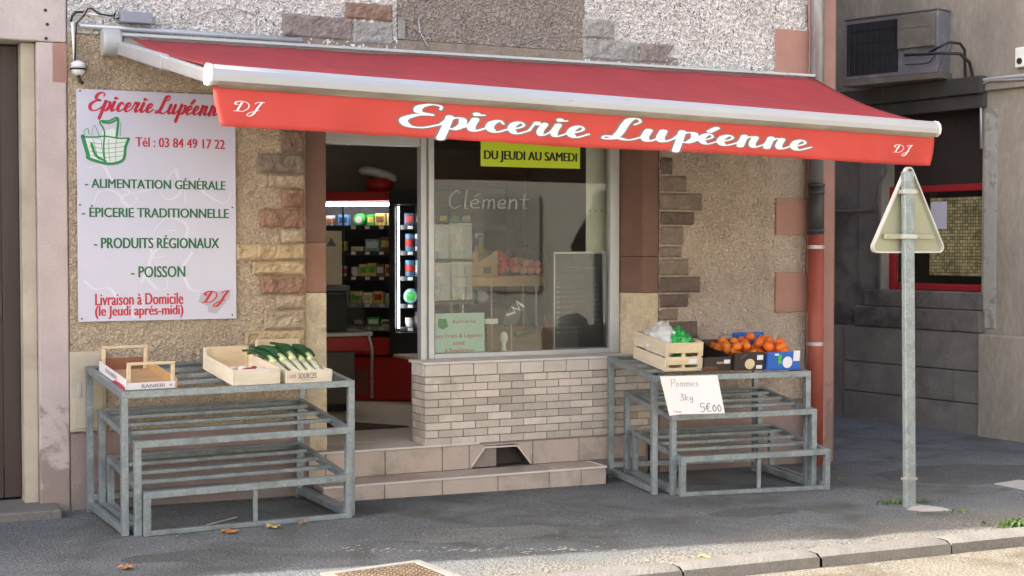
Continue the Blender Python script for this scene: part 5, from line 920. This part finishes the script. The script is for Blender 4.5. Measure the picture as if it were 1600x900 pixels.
# ------------------------------------------------------------------ on the pavement
c = [atg(500, 895, .012), atg(655, 876, .012)]
t = thing('drain_cover', tuple(atg(640, 905)), 'rusty square drain cover with pale frame set in the pavement at the bottom edge', 'drain cover')
D0 = c[0]; dx = (c[1]-c[0]); dx.z = 0; Ld = dx.length; dx.normalize(); dy = Vector((dx.y, -dx.x, 0)); MD = Matrix(((dx.x, dy.x, 0, D0.x), (dx.y, dy.y, 0, D0.y), (0, 0, 1, g(D0.x+.3)+.004), (0, 0, 0, 1)))
b = MB(); f_ = .055
b.box(0, Ld, 0, f_, 0, .012, MD); b.box(0, Ld, Ld-f_, Ld, 0, .012, MD); b.box(0, f_, f_, Ld-f_, 0, .012, MD); b.box(Ld-f_, Ld, f_, Ld-f_, 0, .012, MD); b.build('frame', 'grate_frame', t, bevel=.003)
b = MB(); b.box(f_+.004, Ld-f_-.004, f_+.004, Ld-f_-.004, -.02, .003, MD); n = 13; st = (Ld-2*f_)/n
for i in range(n):
    for j in range(n): b.box(f_+i*st+.006, f_+(i+1)*st-.006, f_+j*st+.006, f_+(j+1)*st-.006, .0035, .010, MD)
b.build('plate', 'rust_grate', t, bevel=.002)
def ground_patch(name, pts, mat, lab, cat): b = MB(); b.prism([Vector((q.x, q.y, g(q.x)+.008)) for q in (atg(*p) for p in pts)], (0, 0, -.006)); tag(b.build(name, mat), lab, cat)
ground_patch('concrete_patch', ((1418, 797), (1432, 789), (1470, 794), (1490, 799), (1440, 800)), 'concrete', 'pale concrete patch in the pavement beside the sign post', 'concrete patch')
ground_patch('access_cover', ((1553, 757), (1592, 751), (1640, 756), (1610, 768)), 'concrete', 'pale concrete cover in the alley ground at the right edge', 'cover')
random.seed(9)
def leaf(px_, py_, r_, mat, lab):
    q = atg(px_, py_); a0 = random.uniform(0, 6); b = MB(); pts = []
    for k in range(14):
        a = k*2*math.pi/14; rr = r_*(1 if k % 2 else .62)*(1.15 if k in (0, 1, 13) else 1); pts.append(Vector((q.x+rr*math.cos(a+a0), q.y+rr*math.sin(a+a0), g(q.x)+.012+.02*abs(math.sin(a*1.5))*random.random())))
    o_ = Vector((q.x, q.y, g(q.x)+.010)); b.add([o_]+pts, [(0, k+1, (k+1) % 14+1) for k in range(14)]); tag(b.build('fallen_leaf', mat, solid=.0015), lab, 'leaf', 'fallen leaves')
for a in ((358, 834, .055, 'leaf_brown', 'brown leaf lying in front of the left rack'), (426, 826, .05, 'leaf_yellow', 'yellowish leaf lying in front of the left rack'), (196, 890, .045, 'leaf_brown', 'brown leaf near the bottom left corner'), (462, 776, .05, 'leaf_yellow', 'yellow leaf by the back foot of the left rack'), (42, 788, .05, 'leaf_brown', 'brown leaf against the foot of the door pier'), (474, 820, .03, 'leaf_brown', 'small brown leaf right of the yellowish one'), (1100, 873, .04, 'leaf_yellow', 'yellow leaf on the sunlit edge of the pavement')): leaf(*a)
b = MB(); q, r_ = atg(322, 822), atg(370, 810); b.tube([Vector((q.x, q.y, g(q.x)+.006)), Vector((r_.x, r_.y, g(r_.x)+.008))], .005, 6); tag(b.build('stick', 'straw'), 'pale thin stick lying under the left rack', 'stick')
b = MB()
for i in range(260):
    if i < 150: x_, y_ = random.uniform(0, 1600), random.uniform(800, 880)
    else: x_, y_ = random.choice(((560, 858), (690, 862), (750, 862), (820, 864), (610, 861), (900, 864)))[0]+random.gauss(0, 26), 861+random.gauss(0, 2.2)
    q = atg(x_, y_); r_ = random.uniform(.003, .008) if i < 150 else random.uniform(.004, .012); a0 = random.uniform(0, 6)
    if q.y < KY+.12: continue
    b.add([Vector((q.x+r_*(1 if i < 150 else 2)*math.cos(a0+k*1.57), q.y+r_*.7*math.sin(a0+k*1.57), g(q.x)+.006+.002*(k % 2))) for k in range(4)], [(0, 1, 2, 3)])
o = b.build('litter_flecks', 'straw', recalc=False); o['kind'] = 'stuff'; tag(o, 'pale straw flecks and crumbs strewn over the dark pavement', 'litter')
b = MB()
for i in range(420):
    x_ = random.uniform(1.0, 7.6); y_ = (9.36 if 2.95 < x_ < 5.25 else 9.70)-abs(random.gauss(0, .07)); y_ = KY+.11+abs(random.gauss(0, .05)) if i > 260 else y_; r_ = random.uniform(.004, .013); a0 = random.uniform(0, 6)
    b.add([Vector((x_+r_*math.cos(a0+k*1.57), y_+r_*.6*math.sin(a0+k*1.57), g(x_)+.004+.004*(k % 2))) for k in range(4)], [(0, 1, 2, 3)])
o = b.build('leaf_crumbs', 'crumbs', recalc=False); o['kind'] = 'stuff'; tag(o, 'brown leaf crumbs and grit gathered along the wall foot and the kerb', 'grit')
def crack(pts, lab):
    b = MB(); P = [atg(*p) for p in pts]; Q = []
    for a, c in zip(P[:-1], P[1:]):
        for k in range(8): Q.append(a.lerp(c, k/8))
    Q = [Vector((q.x+.012*noise.noise(q*9), q.y+.03*noise.noise(q*7+Vector((5, 0, 0))), g(q.x)+.002)) for q in Q]
    vs = [v for i, q in enumerate(Q) for v in (q+Vector((0, .004+.004*abs(noise.noise(q*13)), 0)), q-Vector((0, .004+.004*abs(noise.noise(q*17)), 0)))]
    b.add(vs, [(2*i, 2*i+1, 2*i+3, 2*i+2) for i in range(len(Q)-1)]); structure(b.build('pavement_crack', 'crack', base=(0, 0, 0), recalc=False))
def patch(cx, cy, rx, ry, mat, seed):
    b = MB(); c = atg(cx, cy); vs = [Vector((c.x+rx*math.cos(a*.18)*(1+.25*noise.noise(Vector((math.cos(a*.18)*2, math.sin(a*.18)*2, seed)))), c.y+ry*math.sin(a*.18)*(1+.25*noise.noise(Vector((math.cos(a*.18)*2, seed, math.sin(a*.18)*2)))), 0)) for a in range(35)]
    b.add([Vector((v.x, v.y, g(v.x)+.0015)) for v in vs], [tuple(range(35))]); structure(b.build('pavement_patch', mat, base=(0, 0, 0), recalc=False))
patch(760, 835, .55, .20, 'asphalt_worn', 1.3); patch(1180, 800, .35, .16, 'asphalt_dark', 4.1); patch(300, 868, .40, .14, 'asphalt_dark', 7.7); patch(1510, 740, .8, .45, 'asphalt_dark', 2.9)
crack(((1438, 800), (1480, 806), (1540, 818), (1598, 836)), ''); crack(((1425, 795), (1380, 770), (1330, 762), (1290, 740)), ''); crack(((60, 802), (130, 812), (200, 850), (235, 898)), '')
def weed(px_, py_, n, h, spread, lab):
    q = atg(px_, py_); b = MB()
    for i in range(n):
        x_, y_ = q.x+random.gauss(0, spread), q.y+random.gauss(0, spread*.5); z_ = g(x_)+.002; a0 = random.uniform(0, 6.3); l_ = h*random.uniform(.5, 1.1); d = Vector((math.cos(a0), math.sin(a0), 0)); s_ = Vector((-d.y, d.x, 0))*l_*.16; p_ = Vector((x_, y_, z_)); m_ = p_+d*l_*.4+zu*l_*.55; e_ = p_+d*l_*.95+zu*l_*random.uniform(.3, .9)
        b.add([p_-s_*.3, p_+s_*.3, m_+s_, m_-s_, e_], [(0, 1, 2, 3), (3, 2, 4)])
    tag(b.build('weed_tuft', 'weed_green', recalc=False), lab, 'weed', 'weeds on the pavement')
weed(1396, 787, 60, .045, .07, 'flat weed tuft left of the sign post foot'); weed(1437, 786, 50, .04, .06, 'flat weed tuft right of the sign post foot'); weed(1590, 822, 110, .06, .09, 'green weed tuft at the kerb by the right edge'); weed(1500, 800, 30, .035, .06, 'sparse weed between sign post and kerb tuft'); weed(1300, 750, 30, .03, .05, 'low moss weed by the right rack foot'); weed(300, 800, 30, .03, .25, 'sparse low weed under the left rack')
